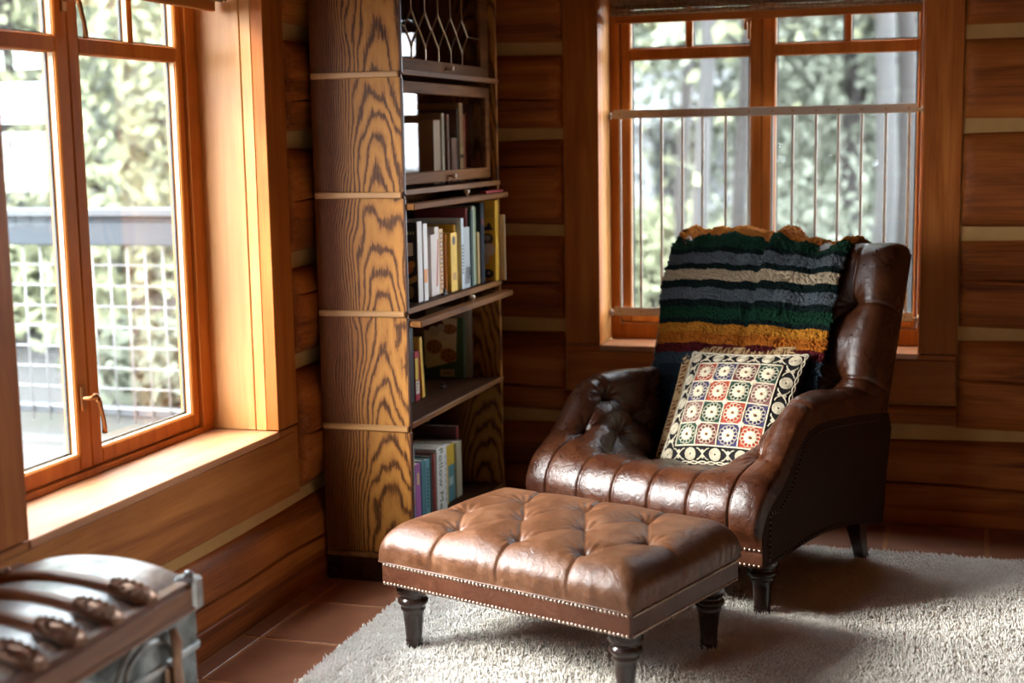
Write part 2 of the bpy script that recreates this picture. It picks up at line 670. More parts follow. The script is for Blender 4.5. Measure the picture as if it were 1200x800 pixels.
def tile_mat():
    t = NT('terracotta_tile')
    co = t.coords()
    f = t.noise(co, 5, 5, 0.6)
    g = t.noise(co, 40, 3, 0.6)
    c = t.ramp(f, [(0.3, (0.20, 0.068, 0.028)), (0.55, (0.285, 0.105, 0.046)), (0.75, (0.36, 0.145, 0.066))])
    c = t.mix(t.math('MULTIPLY', g, 0.35), c, (0.16, 0.055, 0.024))
    t.base(c)
    t.rough(0.5)
    t.bump(t.math('ADD', f, t.math('MULTIPLY', g, 0.4)), 0.12, 0.006)
    return t.m


M_TILE = tile_mat()
M_GROUT = plain('tile_grout', (0.40, 0.19, 0.085), 0.9, 0, 0.2, 0.15)


# ------------------------------------------------------------------ room shell
RX, RY, RZ = 4.4, -7.0, 2.75


def log_piece(axis, a0, a1, z0, z1, depth, cut0, cut1, mat, parent, place, seed):
    """half-round hewn log; place(s, out, z) -> world point"""
    rg = random.Random(seed)
    n = max(6, int((a1 - a0) / 0.09) + 1)
    ss = sorted(set([a0, a0 + 0.004, a0 + 0.012, a0 + 0.028, a0 + 0.05] + seq(a0 + 0.07, a1 - 0.07, n) +
                    [a1 - 0.05, a1 - 0.028, a1 - 0.012, a1 - 0.004, a1])) if a1 - a0 > 0.2 else seq(a0, a1, 6)
    zc0 = rg.uniform(0.3, 0.72)
    crack = rg.random() < 0.75
    ph, ph2 = rg.uniform(0, 6), rg.uniform(0, 6)
    base = [0, 0.01, 0.04, 0.09, 0.16, 0.26, 0.38, 0.5, 0.62, 0.74, 0.84, 0.91, 0.96, 0.99, 1.0]
    P = []
    for s in ss:
        zc = zc0 + 0.035 * math.sin(s * 2.1 + ph) + 0.012 * math.sin(s * 9 + ph2)
        # zig row follows the check so the groove stays crisp
        zz = sorted(base + [zc - 0.022, zc - 0.009, zc, zc + 0.009, zc + 0.022])
        e = 1.0
        if cut0:
            k = min(1, (s - a0) / 0.045)
            e = min(e, 0.30 + 0.70 * math.sqrt(max(0, 1 - (1 - k) ** 2)))
        if cut1:
            k = min(1, (a1 - s) / 0.045)
            e = min(e, 0.30 + 0.70 * math.sqrt(max(0, 1 - (1 - k) ** 2)))
        row = []
        wob = 0.006 * math.sin(s * 3.3 + ph) + 0.004 * math.sin(s * 7.9 + ph2)
        lo = z0 + 0.006 * math.sin(s * 4.1 + ph2)
        hi = z1 + 0.006 * math.sin(s * 3.7 + ph)
        for q in zz:
            d = (depth + wob) * (1 - abs(2 * q - 1) ** 2.8) ** 0.55
            if crack:
                fade = max(0.0, min(1.0, 4 * min(s - a0, a1 - s) + 0.2))
                d -= 0.030 * fade * math.exp(-((q - zc) / 0.0075) ** 2)
            row.append(place(s, d * e, lo + (hi - lo) * q))
        P.append(row)
    first = [place(ss[0], -0.01, z0 + (z1 - z0) * i / 19) for i in range(20)]
    last = [place(ss[-1], -0.01, z0 + (z1 - z0) * i / 19) for i in range(20)]
    return MB().grid([first] + P + [last]).build('log', mat, parent, 'auto')


def wall_logs(parent, axis, courses, place, mat, depth, spans, seed):
    """spans(z0, z1) -> list of (a0, a1, zlo, zhi, cut0, cut1)"""
    prev = 0.0
    for i, c in enumerate(courses + [RZ + 0.03]):
        z0, z1 = (prev + 0.024 if i else 0.0), c - 0.024
        for k, (a0, a1, zl, zh, c0, c1) in enumerate(spans(z0, z1)):
            if zh - zl < 0.02:
                continue
            log_piece(axis, a0, a1, zl, zh, depth, c0, c1, mat, parent, place, seed + i * 17 + k * 5)
        prev = c


def backing(name, boxes, mat):
    mb = MB()
    for b in boxes:
        mb.box(*b)
    o = mb.build(name, mat)
    o['kind'] = 'structure'
    return o


# openings
BW = dict(a0=0.648, a1=1.828, zs=0.627, zt=1.99)         # back window (along x)
LW = dict(a0=-2.62, a1=-1.38, zs=0.535, zt=1.97)         # left window (along y)
LV = dict(a0=-5.35, a1=-4.05, zs=0.535, zt=1.97)         # second left window, behind the camera

OG = 0.019      # rough opening margin behind the jamb boards
wall_back = backing('wall_back', [(-0.4, BW['a0'] - OG, 0.012, 0.27, 0, RZ), (BW['a1'] + OG, RX + 0.4, 0.012, 0.27, 0, RZ),
                                  (BW['a0'] - OG, BW['a1'] + OG, 0.012, 0.27, 0, BW['zs'] - 0.023),
                                  (BW['a0'] - OG, BW['a1'] + OG, 0.012, 0.27, BW['zt'] + OG, RZ)], M_CHINK)
wall_left = backing('wall_left', [(-0.32, -0.045, RY, LV['a0'] - OG, 0, RZ), (-0.32, -0.045, LV['a1'] + OG, LW['a0'] - OG, 0, RZ),
                                  (-0.32, -0.045, LW['a1'] + OG, 0.05, 0, RZ)] +
                    [(-0.32, -0.045, w['a0'] - OG, w['a1'] + OG, 0, w['zs'] - 0.023) for w in (LW, LV)] +
                    [(-0.32, -0.045, w['a0'] - OG, w['a1'] + OG, w['zt'] + OG, RZ) for w in (LW, LV)], M_CHINK)


def spans_back(z0, z1):
    L, R_ = (0.0, 0.506, z0, z1, False, True), (1.966, RX, z0, z1, True, False)
    if z1 < 0.445:
        return [(0.0, RX, z0, z1, False, False)]
    if z0 < 0.445:
        return [L, R_, (0.506, 1.966, z0, 0.443, False, False)]
    if z0 > 2.14:
        return [(0.0, RX, z0, z1, False, False)]
    if z1 > 2.14:
        return [L, R_, (0.506, 1.966, 2.142, z1, False, False)]
    return [L, R_]


def spans_left(z0, z1):
    full = [(RY, 0.0, z0, z1, False, False)]
    cols = [(RY, -5.484, z0, z1, False, True), (-3.916, -2.758, z0, z1, True, True), (-1.243, 0.0, z0, z1, True, False)]
    if z1 < 0.312 or z0 > 2.10:
        return full
    if z1 > 2.10:
        return cols + [(-5.484, -3.916, 2.102, z1, False, False), (-2.758, -1.243, 2.102, z1, False, False)]
    return cols


wall_logs(wall_back, 0, [0.336, 0.704, 1.066, 1.434, 1.755, 2.11, 2.47], lambda s, d, z: (s, 0.014 - d, z), M_LOG_X,
          0.042, spans_back, 11)
wall_logs(wall_left, 1, [0.30, 0.725, 1.05, 1.43, 1.765, 2.10, 2.46], lambda s, d, z: (-0.047 + d, s, z), M_LOG_Y,
          0.047, spans_left, 61)

wall_right = backing('wall_right', [(RX, RX + 0.2, RY - 0.2, 0.05, 0, RZ)], M_CHINK)
wall_logs(wall_right, 1, [0.336, 0.704, 1.066, 1.434, 1.755, 2.11, 2.47], lambda s, d, z: (RX - d, s, z), M_LOG_Y, 0.045,
          lambda z0, z1: [(RY, 0.0, z0, z1, False, False)], 131)
wall_front = backing('wall_front', [(-0.4, RX + 0.2, RY - 0.2, RY - 0.001, 0, RZ)], M_CHINK)
wall_logs(wall_front, 0, [0.336, 0.704, 1.066, 1.434, 1.755, 2.11, 2.47], lambda s, d, z: (s, RY + d, z), M_LOG_X, 0.045,
          lambda z0, z1: [(0.0, RX, z0, z1, False, False)], 171)

o = MB().box(-0.45, RX + 0.3, RY - 0.2, 0.3, RZ, RZ + 0.15).build('ceiling', M_CEIL)
o['kind'] = 'structure'
ceiling = o
cb = MB().box(-0.09, 0.09, RY, 0.0, RZ - 0.03, RZ - 0.001, 0.008).mesh('ceiling_plank', M_CEIL)
for i in range(23):
    c = link('plank', cb, ceiling)
    c.location.x = 0.1 + i * 0.19

# floor: grout bed with terracotta tiles proud of it
floor = MB().box(-0.4, RX + 0.2, RY - 0.2, 0.3, -0.12, -0.002).build('floor', M_GROUT)
floor['kind'] = 'structure'
TP = 0.336


def tile_mesh(w, h):
    return MB().box(0, w, 0, h, -0.02, 0.0, 0.003).mesh('tile', M_TILE)


full_tile = tile_mesh(TP - 0.014, TP - 0.014)
for i in range(-1, 13):
    for j in range(-1, 13):
        x0 = 0.065 + i * TP + 0.005
        y1 = -0.046 - j * TP - 0.005
        if i < 0:
            o = link('tile', tile_mesh(0.055, TP - 0.014) if j >= 0 else tile_mesh(0.055, 0.04), floor)
            o.location = (0.005, y1 - (TP - 0.014) if j >= 0 else -0.041, 0)
        elif j < 0:
            o = link('tile', tile_mesh(TP - 0.014, 0.04), floor)
            o.location = (x0, -0.041, 0)
        else:
            o = link('tile', full_tile, floor)
            o.location = (x0, y1 - (TP - 0.014), random.uniform(-0.0008, 0.0004))
far_tiles = MB().box(0.005, RX, RY, -0.046 - 13 * TP - 0.005, -0.02, 0.0).build('tile_field', M_TILE, floor)
far_tiles['kind'] = 'stuff'

o = MB().box(-0.03, 0.0, RY, -0.001, 0.0, 0.082, 0.004).build('baseboard_left', M_LOG_Y)
o['kind'] = 'structure'
o = MB().box(0.0, RX, -0.024, 0.012, 0.0, 0.055, 0.004).build('baseboard_back', M_LOG_X)
o['kind'] = 'structure'


# ------------------------------------------------------------------ windows
def build_window(name, M, W, d0, apron_z, cas, sash_spec, F, mats, head_w=0.14):
    """local axes: a along the wall (rightwards from inside), d outwards through the wall, z up"""
    root = empty(name)
    root['kind'] = 'structure'
    a0, a1, zs, zt = W['a0'], W['a1'], W['zs'], W['zt']
    mz, ma, mst = mats['z'], mats['a'], mats['stool']

    def part(nm, boxes, mat, parent=root, b=0.0025):
        mb = MB()
        for bx in boxes:
            mb.box(*bx, b, M)
        return mb.build(nm, mat, parent)

    cl, cr = cas
    part('casing', [(cl, a0, d0, d0 + 0.04, zs + 0.002, zt)], mz)
    part('casing', [(a1, cr, d0, d0 + 0.04, zs + 0.002, zt)], mz)
    part('head_casing', [(cl, cr, d0, d0 + 0.04, zt + 0.002, zt + head_w)], ma)
    part('apron', [(cl, cr, d0 + 0.002, d0 + 0.04, apron_z, zs - 0.024), (cl, a0, d0 + 0.002, d0 + 0.04, zs - 0.023, zs - 0.003),
                   (a1, cr, d0 + 0.002, d0 + 0.04, zs - 0.023, zs - 0.003)], ma)
    part('stool', [(a0, a1, d0 - 0.002, F + 0.05, zs - 0.022, zs)], mst)
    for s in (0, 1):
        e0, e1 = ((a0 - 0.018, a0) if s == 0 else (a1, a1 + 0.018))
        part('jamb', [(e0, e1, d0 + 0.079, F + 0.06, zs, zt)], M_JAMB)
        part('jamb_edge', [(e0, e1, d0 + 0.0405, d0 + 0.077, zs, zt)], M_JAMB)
    part('head_jamb', [(a0, a1, d0 + 0.01, F + 0.06, zt, zt + 0.018)], ma)
    fl, fr_, fb = sash_spec['frame']
    part('window_frame', [(a0, fl, F - 0.012, F + 0.06, zs, zt), (fr_, a1, F - 0.012, F + 0.06, zs, zt),
                          (fl, fr_, F - 0.010, F + 0.06, zs, fb), (fl, fr_, F - 0.01, F + 0.06, zt - 0.04, zt)], mats['sash'])
    zg0, zg1, zu0, zu1 = sash_spec['z']
    for (s0, g0, g1, s1, mun) in sash_spec['sashes']:
        sh = part('sash', [(s0, g0, F, F + 0.045, fb + 0.002, zt - 0.042), (g1, s1, F, F + 0.045, fb + 0.002, zt - 0.042),
                           (g0, g1, F, F + 0.045, fb + 0.002, zg0), (g0, g1, F + 0.002, F + 0.043, zg1, zu0),
                           (g0, g1, F, F + 0.045, zu1, zt - 0.042)], mats['sash'], b=0.004)
        part('muntin', [(mun - 0.012, mun + 0.012, F + 0.006, F + 0.038, zu0, zu1)], mats['sash'], sh)
        for (p0, p1, q0, q1) in ((g0, g1, zg0, zg1), (g0, mun - 0.012, zu0, zu1), (mun + 0.012, g1, zu0, zu1)):
            part('glass_pane', [(p0, p1, F + 0.024, F + 0.028, q0, q1)], M_GLASS, sh, 0)
            part('spacer', [(p0, p0 + 0.007, F + 0.0285, F + 0.034, q0, q1), (p1 - 0.007, p1, F + 0.0285, F + 0.034, q0, q1),
                            (p0, p1, F + 0.0285, F + 0.034, q0, q0 + 0.007)], M_SPACER, sh, 0)
            part('glazing_stop', [(p1 - 0.002, p1, F + 0.009, F + 0.0235, q0, q1), (p0, p0 + 0.002, F + 0.009, F + 0.0235, q0, q1),
                                  (p0, p1, F + 0.009, F + 0.0235, q0, q0 + 0.002)], M_WHITESTOP, sh, 0)
    return root


MB_ = Matrix.Identity(4)
ML_ = Matrix(((0, -1, 0, 0), (1, 0, 0, 0), (0, 0, 1, 0), (0, 0, 0, 1)))    # (a, d, z) -> (-d, a, z)
mats_b = dict(z=M_CASE_Z, a=M_CASE_X, stool=M_STOOL_X, sash=M_SASH)
mats_l = dict(z=M_CASE_Z, a=M_CASE_Y, stool=M_STOOL_Y, sash=M_SASH)
window_back = build_window('window_2', MB_, BW, 0.0, 0.445, (0.510, 1.962),
                           dict(frame=(0.685, 1.815, 0.690), z=(0.735, 1.712, 1.757, 1.92),
                                sashes=[(0.687, 0.727, 1.186, 1.234, 0.955), (1.236, 1.285, 1.800, 1.813, 1.5475)]), 0.20, mats_b)
window_left = build_window('window_1', ML_, LW, 0.03, 0.312, (-2.755, -1.247),
                           dict(frame=(-2.572, -1.445, 0.553), z=(0.600, 1.662, 1.706, 1.90),
                                sashes=[(-2.570, -2.530, -2.075, -2.021, -2.30), (-2.019, -1.970, -1.482, -1.447, -1.71)]), 0.265, mats_l)
window_far = build_window('window_3', ML_, LV, 0.03, 0.312, (-5.485, -3.915),
                          dict(frame=(-5.30, -4.10, 0.553), z=(0.600, 1.662, 1.706, 1.90),
                               sashes=[(-5.298, -5.26, -4.76, -4.701, -5.0), (-4.699, -4.65, -4.14, -4.102, -4.4)]), 0.265, mats_l)


def casement_handle(parent, M, a, z, d, lever):
    mb = MB()
    mb.box(a - 0.011, a + 0.011, d - 0.008, d, z - 0.035, z + 0.035, 0.003, M)
    mb.tube([M @ Vector((a, d - 0.006, z)), M @ Vector((a, d - 0.03, z)), M @ Vector((a + 0.006, d - 0.034, z + 0.004)),
             M @ Vector((a + 0.016, d - 0.036, z + 0.002))], [0.008, 0.008, 0.010, 0.009], 10)
    h = mb.build('handle', M_BRONZE, parent, 'auto')
    pts = [M @ Vector((a + 0.014 + x, d - 0.037 - y, z - q)) for x, y, q in lever]
    MB().tube(pts, [0.0085, 0.008, 0.0065, 0.006, 0.007, 0.0075], 10).build('lever', M_BRONZE, h, True)


lv = [(0, 0, 0), (0.006, 0.002, 0.012), (0.010, 0.004, 0.035), (0.016, 0.006, 0.06), (0.022, 0.004, 0.085), (0.024, 0.002, 0.10)]
casement_handle(window_left, ML_, -2.052, 0.752, 0.265, lv)
casement_handle(window_left, ML_, -2.035, 1.80, 0.265, lv)
casement_handle(window_back, MB_, 1.176, 1.845, 0.20, [(0, 0, 0), (0, 0.002, 0.012), (0, 0.003, 0.03), (0, 0.004, 0.045), (0, 0.003, 0.06), (0, 0.002, 0.07)])


def woven_mat():
    t = NT('woven_bamboo')
    co = t.coords(False)
    f = t.noise(t.mapping(co, (3, 3, 260)), 1.0, 2)
    g = t.noise(t.mapping(co, (120, 120, 20)), 1.0, 2)
    c = t.ramp(t.math('ADD', t.math('MULTIPLY', f, 0.6), t.math('MULTIPLY', g, 0.4)),
               [(0.35, (0.06, 0.03, 0.015)), (0.5, (0.24, 0.13, 0.06)), (0.65, (0.48, 0.31, 0.16))])
    t.base(c)
    t.rough(0.7)
    return t.m


M_WOVEN = woven_mat()


def woven_shade(M, a0, a1, zb, d, label, mat_rail):
    root = empty('woven_shade', M @ Vector(((a0 + a1) / 2, d, zb)))
    tag(root, label, 'window shade', 'woven shades rolled up at the windows')
    inv = Matrix.Translation(-root.location)
    mm = inv @ M
    MB().box(a0 + 0.004, a1 - 0.004, d + 0.05, d + 0.066, zb, zb + 0.034, 0.003, mm).build('bottom_rail', mat_rail, root)
    for k in range(3):
        mb = MB()
        z = zb + 0.030 + 0.034 * k
        for q in range(6):        # bamboo ribs bundled in each fold
            an = q / 5 * PI
            mb.tube([mm @ Vector((a0, d + 0.03 - 0.022 * math.sin(an) + 0.004 * k, z + 0.030 * (0.5 - 0.5 * math.cos(an)))),
                     mm @ Vector((a1, d + 0.03 - 0.022 * math.sin(an) + 0.004 * k, z + 0.030 * (0.5 - 0.5 * math.cos(an))))], 0.0042, 7)
        mb.build('fold', M_WOVEN, root, 'auto')
    MB().box(a0, a1, d + 0.0, d + 0.06, zb + 0.134, zb + 0.16, 0.003, mm).build('head_rail', mat_rail, root)
    return root


woven_shade(MB_, BW['a0'] + 0.03, BW['a1'] - 0.012, 1.846, 0.07, 'woven bamboo shade rolled up at the head of the back window', M_SASH_H)
woven_shade(ML_, LW['a0'] + 0.06, LW['a1'] - 0.02, 1.812, 0.12, 'woven shade with wooden rail rolled up above the left window', M_CASE_Y)

# child-safety guard across the back window
gd = empty('window_guard', (1.24, 0.16, 0.74))
tag(gd, 'taupe metal window guard of thin upright bars behind the armchair', 'window guard')
for z0, z1 in ((1.490, 1.523), (0.724, 0.757)):
    r_ = MB().box(0.668 - 1.24, 1.802 - 1.24, -0.006, 0.0, z0 - 0.74, z1 - 0.74, 0.0015).build('rail', M_GUARD, gd)
    sc = MB()
    for x in (0.693, 0.775, 0.857, 0.938, 1.015, 1.104, 1.192, 1.279, 1.355, 1.441, 1.522, 1.606, 1.692, 1.774):
        sc.lathe([(0.0045, -0.0016), (0.0045, 0.0), (0.003, 0.001)], 8, Matrix.Translation((x - 1.24, -0.006, (z0 + z1) / 2 - 0.74)) @ Matrix.Rotation(PI / 2, 4, 'X'))
    sc.build('screws', M_BRASS, r_)['kind'] = 'stuff'
    for s in (-1, 1):
        x = (0.651 if s < 0 else 1.826) - 1.24
        mb = MB().tube([(x, 0.004, (z0 + z1) / 2 - 0.746), (x - s * 0.008, 0.004, (z0 + z1) / 2 - 0.746)], 0.014, 12)
        mb.tube([(x - s * 0.006, 0.004, (z0 + z1) / 2 - 0.746), (x - s * 0.03, 0.004, (z0 + z1) / 2 - 0.746)], 0.006, 10)
        mb.build('bumper', M_WHITESTOP if s > 0 else M_GUARD, r_, 'auto')
barm = MB().tube([(0, 0, 0.757 - 0.74), (0, 0, 1.490 - 0.74)], 0.0056, 10).mesh('bar', M_GUARDBAR, 'auto')
for x in (0.693, 0.775, 0.857, 0.938, 1.015, 1.104, 1.192, 1.279, 1.355, 1.441, 1.522, 1.606, 1.692, 1.774):
    b = link('bar', barm, gd)
    b.location = (x - 1.24, 0.004, 0)


# ------------------------------------------------------------------ barrister bookcase
BX, BY = 0.012, -1.156
BD, BWD = 0.303, 0.956
SEC = [0.100, 0.513, 0.880, 1.253, 1.624, 2.000]
bc = empty('bookcase', (BX, BY, 0))
tag(bc, 'tall stacked oak bookcase with lifting glass doors in the corner', 'bookcase')


def bpart(nm, boxes, mat, parent=bc, b=0.002):
    mb = MB()
    for bx in boxes:
        mb.box(*bx, b)
    return mb.build(nm, mat, parent)


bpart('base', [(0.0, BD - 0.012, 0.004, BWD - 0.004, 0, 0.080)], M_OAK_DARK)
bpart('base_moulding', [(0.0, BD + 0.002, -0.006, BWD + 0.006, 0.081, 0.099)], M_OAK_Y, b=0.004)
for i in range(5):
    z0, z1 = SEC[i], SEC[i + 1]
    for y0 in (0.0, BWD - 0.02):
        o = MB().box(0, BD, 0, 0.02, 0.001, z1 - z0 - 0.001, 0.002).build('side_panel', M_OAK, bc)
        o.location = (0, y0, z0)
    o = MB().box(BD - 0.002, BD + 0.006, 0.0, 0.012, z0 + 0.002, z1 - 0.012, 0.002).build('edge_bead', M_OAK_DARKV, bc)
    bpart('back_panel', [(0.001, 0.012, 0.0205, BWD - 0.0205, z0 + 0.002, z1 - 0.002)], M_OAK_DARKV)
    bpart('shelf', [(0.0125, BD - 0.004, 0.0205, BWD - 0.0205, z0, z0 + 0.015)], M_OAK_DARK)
    bpart('shelf_lip', [(BD - 0.003, BD + 0.005, 0.0135, BWD, z0 - 0.002, z0 + 0.016)], M_OAK_Y)
    if i:
        o = MB().box(0.004, BD - 0.002, -0.009, -0.0005, z0 - 0.010, z0 + 0.010, 0.003).build('trim_strip', M_OAK_STRIP, bc)
        MB().box(BD - 0.0018, BD + 0.004, -0.009, -0.0005, z0 - 0.010, z0 + 0.010, 0.002).build('strip_end', M_OAK_DARK, o)
bpart('top', [(0.0, BD + 0.01, -0.01, BWD + 0.01, 2.001, 2.02)], M_OAK_Y)


def knob(parent, loc, rot):
    o = MB().lathe([(0.004, 0), (0.004, 0.006), (0.007, 0.010), (0.0105, 0.016), (0.0095, 0.022), (0.005, 0.025), (0.0, 0.0255)], 14).build('knob', M_IVORY, parent, True)
    o.location = loc
    o.rotation_euler = rot
    return o


def shut_door(z0, z1, g0, g1, gy1, leaded):
    xf = BD - 0.024
    d = bpart('door', [(xf - 0.02, xf, 0.022, BWD - 0.022, z0, g0), (xf - 0.02, xf, 0.022, BWD - 0.022, g1, z1),
                       (xf - 0.02, xf, 0.022, 0.072, g0, g1), (xf - 0.02, xf, gy1, BWD - 0.022, g0, g1)], M_OAK_H, b=0.003)
    bpart('glass_pane', [(xf - 0.012, xf - 0.009, 0.068, gy1 + 0.004, g0 - 0.004, g1 + 0.004)], M_GLASS_IN, d, 0)
    knob(d, (xf, 0.487, (z0 + g0) / 2), (0, PI / 2, 0))
    if leaded:
        c = MB()
        cs = [0.187, 0.307, 0.428, 0.549, 0.664]
        xl = xf - 0.008
        r = 0.0034
        zt, zm, zb = 1.832, 1.779, 1.722
        for k, y in enumerate(cs):
            hw = 0.058
            pts = [(xl, y, zt), (xl, y + hw, zm), (xl, y, zb), (xl, y - hw, zm)]
            for q in range(4):
                c.tube([pts[q], pts[(q + 1) % 4]], r, 6)
            c.tube([(xl, y, zt), (xl, y, g1)], r * 0.8, 6)
            c.tube([(xl, y, zb), (xl, y, g0)], r * 0.8, 6)
            for pz in (zt, zb):
                c.ball((xl, y, pz), 0.0055, 6, 4)
        c.tube([(xl, 0.072, zm), (xl, cs[0] - 0.058, zm)], r * 0.7, 6)
        c.tube([(xl, cs[-1] + 0.058, zm), (xl, gy1, zm)], r * 0.7, 6)
        c.build('leading', plain('lead_came', (0.50, 0.40, 0.27), 0.3, 1.0), d, 'auto')
    return d


shut_door(1.640, 1.990, 1.680, 1.950, 0.842, True)
shut_door(1.280, 1.608, 1.318, 1.570, 0.884, False)


def lifted_door(z, xf, droop):
    """door swung up and slid back under the section above; its front rail sticks out"""
    dt = droop
    mb = MB()
    M = Matrix.Translation((xf, 0, z)) @ Matrix.Rotation(dt, 4, 'Y')
    mb.box(-0.042, 0, 0.006, BWD + 0.004, -0.02, 0, 0.003, M)
    mb.box(-0.30, -0.26, 0.024, BWD - 0.024, -0.02, 0, 0.003, M)
    mb.box(-0.26, -0.042, 0.024, 0.064, -0.02, 0, 0.003, M)
    mb.box(-0.26, -0.042, BWD - 0.064, BWD - 0.024, -0.02, 0, 0.003, M)
    d = mb.build('door', M_OAK_H, bc)
    MB().box(-0.264, -0.038, 0.06, BWD - 0.06, -0.012, -0.009, 0, M).build('glass_pane', M_GLASS_IN, d)
    knob(d, M @ Vector((-0.018, 0.545, 0)), (0, dt, 0))
    return d


lifted_door(1.226, 0.338, 0.0)
lifted_door(0.858, 0.350, 0.0)
for (x, y, z) in ((0.284, -0.727, 0.895), (0.185, -0.500, 0.528)):
    o = MB().box(-0.007, 0.007, -0.016, 0.016, 0, 0.008, 0.002).box(-0.004, 0.004, -0.006, 0.006, 0.008, 0.02, 0.002).build('door_stop', M_BLACK, bc)
    o.location = (x - BX, y - BY, z)

# ------------------------------------------------------------------ books
_mc = {}


def cmat(col, rough=0.5):
    k = (tuple(round(c, 3) for c in col), rough)
    if k not in _mc:
        _mc[k] = plain('book_cover', col, rough, 0, 0.35, 0.05)
    return _mc[k]


M_PAGES = plain('paper_pages', (0.72, 0.66, 0.54), 0.85, 0, 0.2, 0.06)
M_INK = plain('print_ink', (0.02, 0.02, 0.022), 0.7)
M_WHITE = plain('print_white', (0.82, 0.80, 0.75), 0.6)


def book(x, y0, y1, z, ztop, depth, col, label, group, lean=0.0, cover_t=0.0022, rough=0.5):
    """upright book, spine facing +x at x; covers face -y and +y"""
    w, h = y1 - y0, ztop - z
    root = MB()
    ct = min(cover_t, w * 0.2)
    root.box(-0.004, 0, 0, w, 0, h, 0.0012)
    root.box(-depth, -0.004, 0, ct, 0, h, 0.0008)
    root.box(-depth, -0.004, w - ct, w, 0, h, 0.0008)
    b = root.build('book', cmat(col, rough))
    b.location = (x, y0, z)
    b.rotation_euler = (lean, 0, 0)
    MB().box(-depth + 0.004, -0.005, ct + 0.0003, w - ct - 0.0003, 0.003, h - 0.003).build('pages', M_PAGES, b)
    tag(b, label, 'book', group)
    return b


def patch(b, nm, col, y0, y1, z0, z1, x=0.0006):
    return MB().box(0.0001, x, y0, y1, z0, z1).build(nm, cmat(col), b)


def spine_text(b, body, w, h, col, size, z=None):
    M = frame_m((0.0006, w / 2, h / 2 if z is None else z), (0, 0, -1), (0, 1, 0))
    return text('title', body, size, cmat(col), b, M, 0.0003)


def disc(b, nm, col, cy, cz, ry, rz, x=0.0008, n=14):
    return MB().prism([(ry * math.cos(2 * PI * k / n), rz * math.sin(2 * PI * k / n)) for k in range(n)], x,
                      frame_m((0.0001, cy, cz), (0, 1, 0), (0, 0, 1))).build(nm, cmat(col), b)


G3, G4, G2, G1 = ('picture books on the open middle shelf', 'books behind the lower glass door', 'books on the sparse lower shelf', 'books on the bottom shelf')
z3 = 0.8955
# the big yellow and pale books standing behind the front row
b = book(0.335 - 0.21, -0.93, -0.835, z3, 1.150, 0.10, (0.62, 0.40, 0.03), 'yellow book half hidden behind the left front row of the middle shelf', G3)
b = book(0.10, -0.80, -0.60, z3, 1.162, 0.085, (0.62, 0.60, 0.58), 'wide pale book standing behind the front row of the middle shelf', G3)
b = book(0.286, -0.972, -0.930, z3, 1.160, 0.2, (0.60, 0.57, 0.53), 'white spined cookbook with navy pictured cover at the left end of the middle shelf', G3)
navy_book = b
b = book(0.289, -0.927, -0.890, z3, 1.150, 0.2, (0.66, 0.62, 0.57), 'white book with an orange patch low on its spine', G3)
patch(b, 'spine_print', (0.72, 0.25, 0.03), 0.0, 0.030, 0.060, 0.105)
b = book(0.266, -0.800, -0.755, z3, 1.105, 0.18, (0.62, 0.52, 0.46), 'short pinkish cream book left of the film strip spine', G3)
b = book(0.262, -0.752, -0.712, z3, 1.128, 0.18, (0.64, 0.56, 0.48), 'white book with a slanting red streak on its spine', G3)
MB().prism([(0.008, 0.03), (0.020, 0.03), (0.034, 0.19), (0.026, 0.19)], 0.0006, frame_m((0.0001, 0, 0), (0, 1, 0), (0, 0, 1))).build('spine_print', cmat((0.55, 0.10, 0.05)), b)
b = book(0.262, -0.709, -0.672, z3, 1.118, 0.18, (0.66, 0.40, 0.16), 'tan book with a column of little framed squares on its spine', G3)
for k in range(7):
    patch(b, 'spine_print', (0.16, 0.07, 0.03) if k > 2 else (0.28, 0.06, 0.03), 0.008, 0.030, 0.014 + k * 0.029, 0.036 + k * 0.029)
    patch(b, 'spine_print', (0.70, 0.52, 0.30), 0.013, 0.025, 0.019 + k * 0.029, 0.031 + k * 0.029, 0.0009)
b = book(0.270, -0.669, -0.655, z3, 1.098, 0.18, (0.62, 0.25, 0.04), 'slim orange book against the short bright yellow book', G3)
b = book(0.283, -0.652, -0.588, z3, 1.101, 0.2, (0.72, 0.43, 0.03), 'short bright yellow book at the centre of the middle shelf', G3)
disc(b, 'spine_print', (0.05, 0.03, 0.02), 0.030, 0.178, 0.014, 0.016)
patch(b, 'spine_print', (0.42, 0.21, 0.02), 0.018, 0.050, 0.040, 0.066)
b = book(0.270, -0.585, -0.562, z3, 1.126, 0.2, (0.70, 0.40, 0.02), 'amber book a little taller than the bright yellow one beside it', G3)
b = book(0.289, -0.560, -0.532, z3, 1.147, 0.2, (0.52, 0.58, 0.60), 'pale blue white book with dark lettering down its spine', G3)
for k in range(9):
    patch(b, 'spine_print', (0.05, 0.06, 0.08), 0.008, 0.020, 0.055 + k * 0.012, 0.062 + k * 0.012)
b = book(0.288, -0.529, -0.468, z3, 1.112, 0.2, (0.40, 0.44, 0.44), 'grey blue book with dark plant shapes along its foot', G3)
for k in range(4):
    MB().prism([(0, 0), (0.005, 0), (0.016 + 0.003 * k, 0.055 + 0.01 * (k % 2)), (0.010, 0.06)], 0.0006,
               frame_m((0.0001, 0.006 + 0.012 * k, 0.015), (0, 1, 0), (0, 0, 1))).build('spine_print', cmat((0.06, 0.06, 0.06)), b)
b = book(0.275, -0.466, -0.452, z3, 1.178, 0.2, (0.22, 0.025, 0.025), 'slim dark red book standing above the grey blue book', G3)
b = book(0.287, -0.450, -0.424, z3, 1.170, 0.2, (0.02, 0.055, 0.045), 'dark green book left of the pale green pair', G3)
b = book(0.282, -0.421, -0.396, z3, 1.183, 0.2, (0.40, 0.45, 0.33), 'pale green book with a cream edge in the middle shelf', G3)
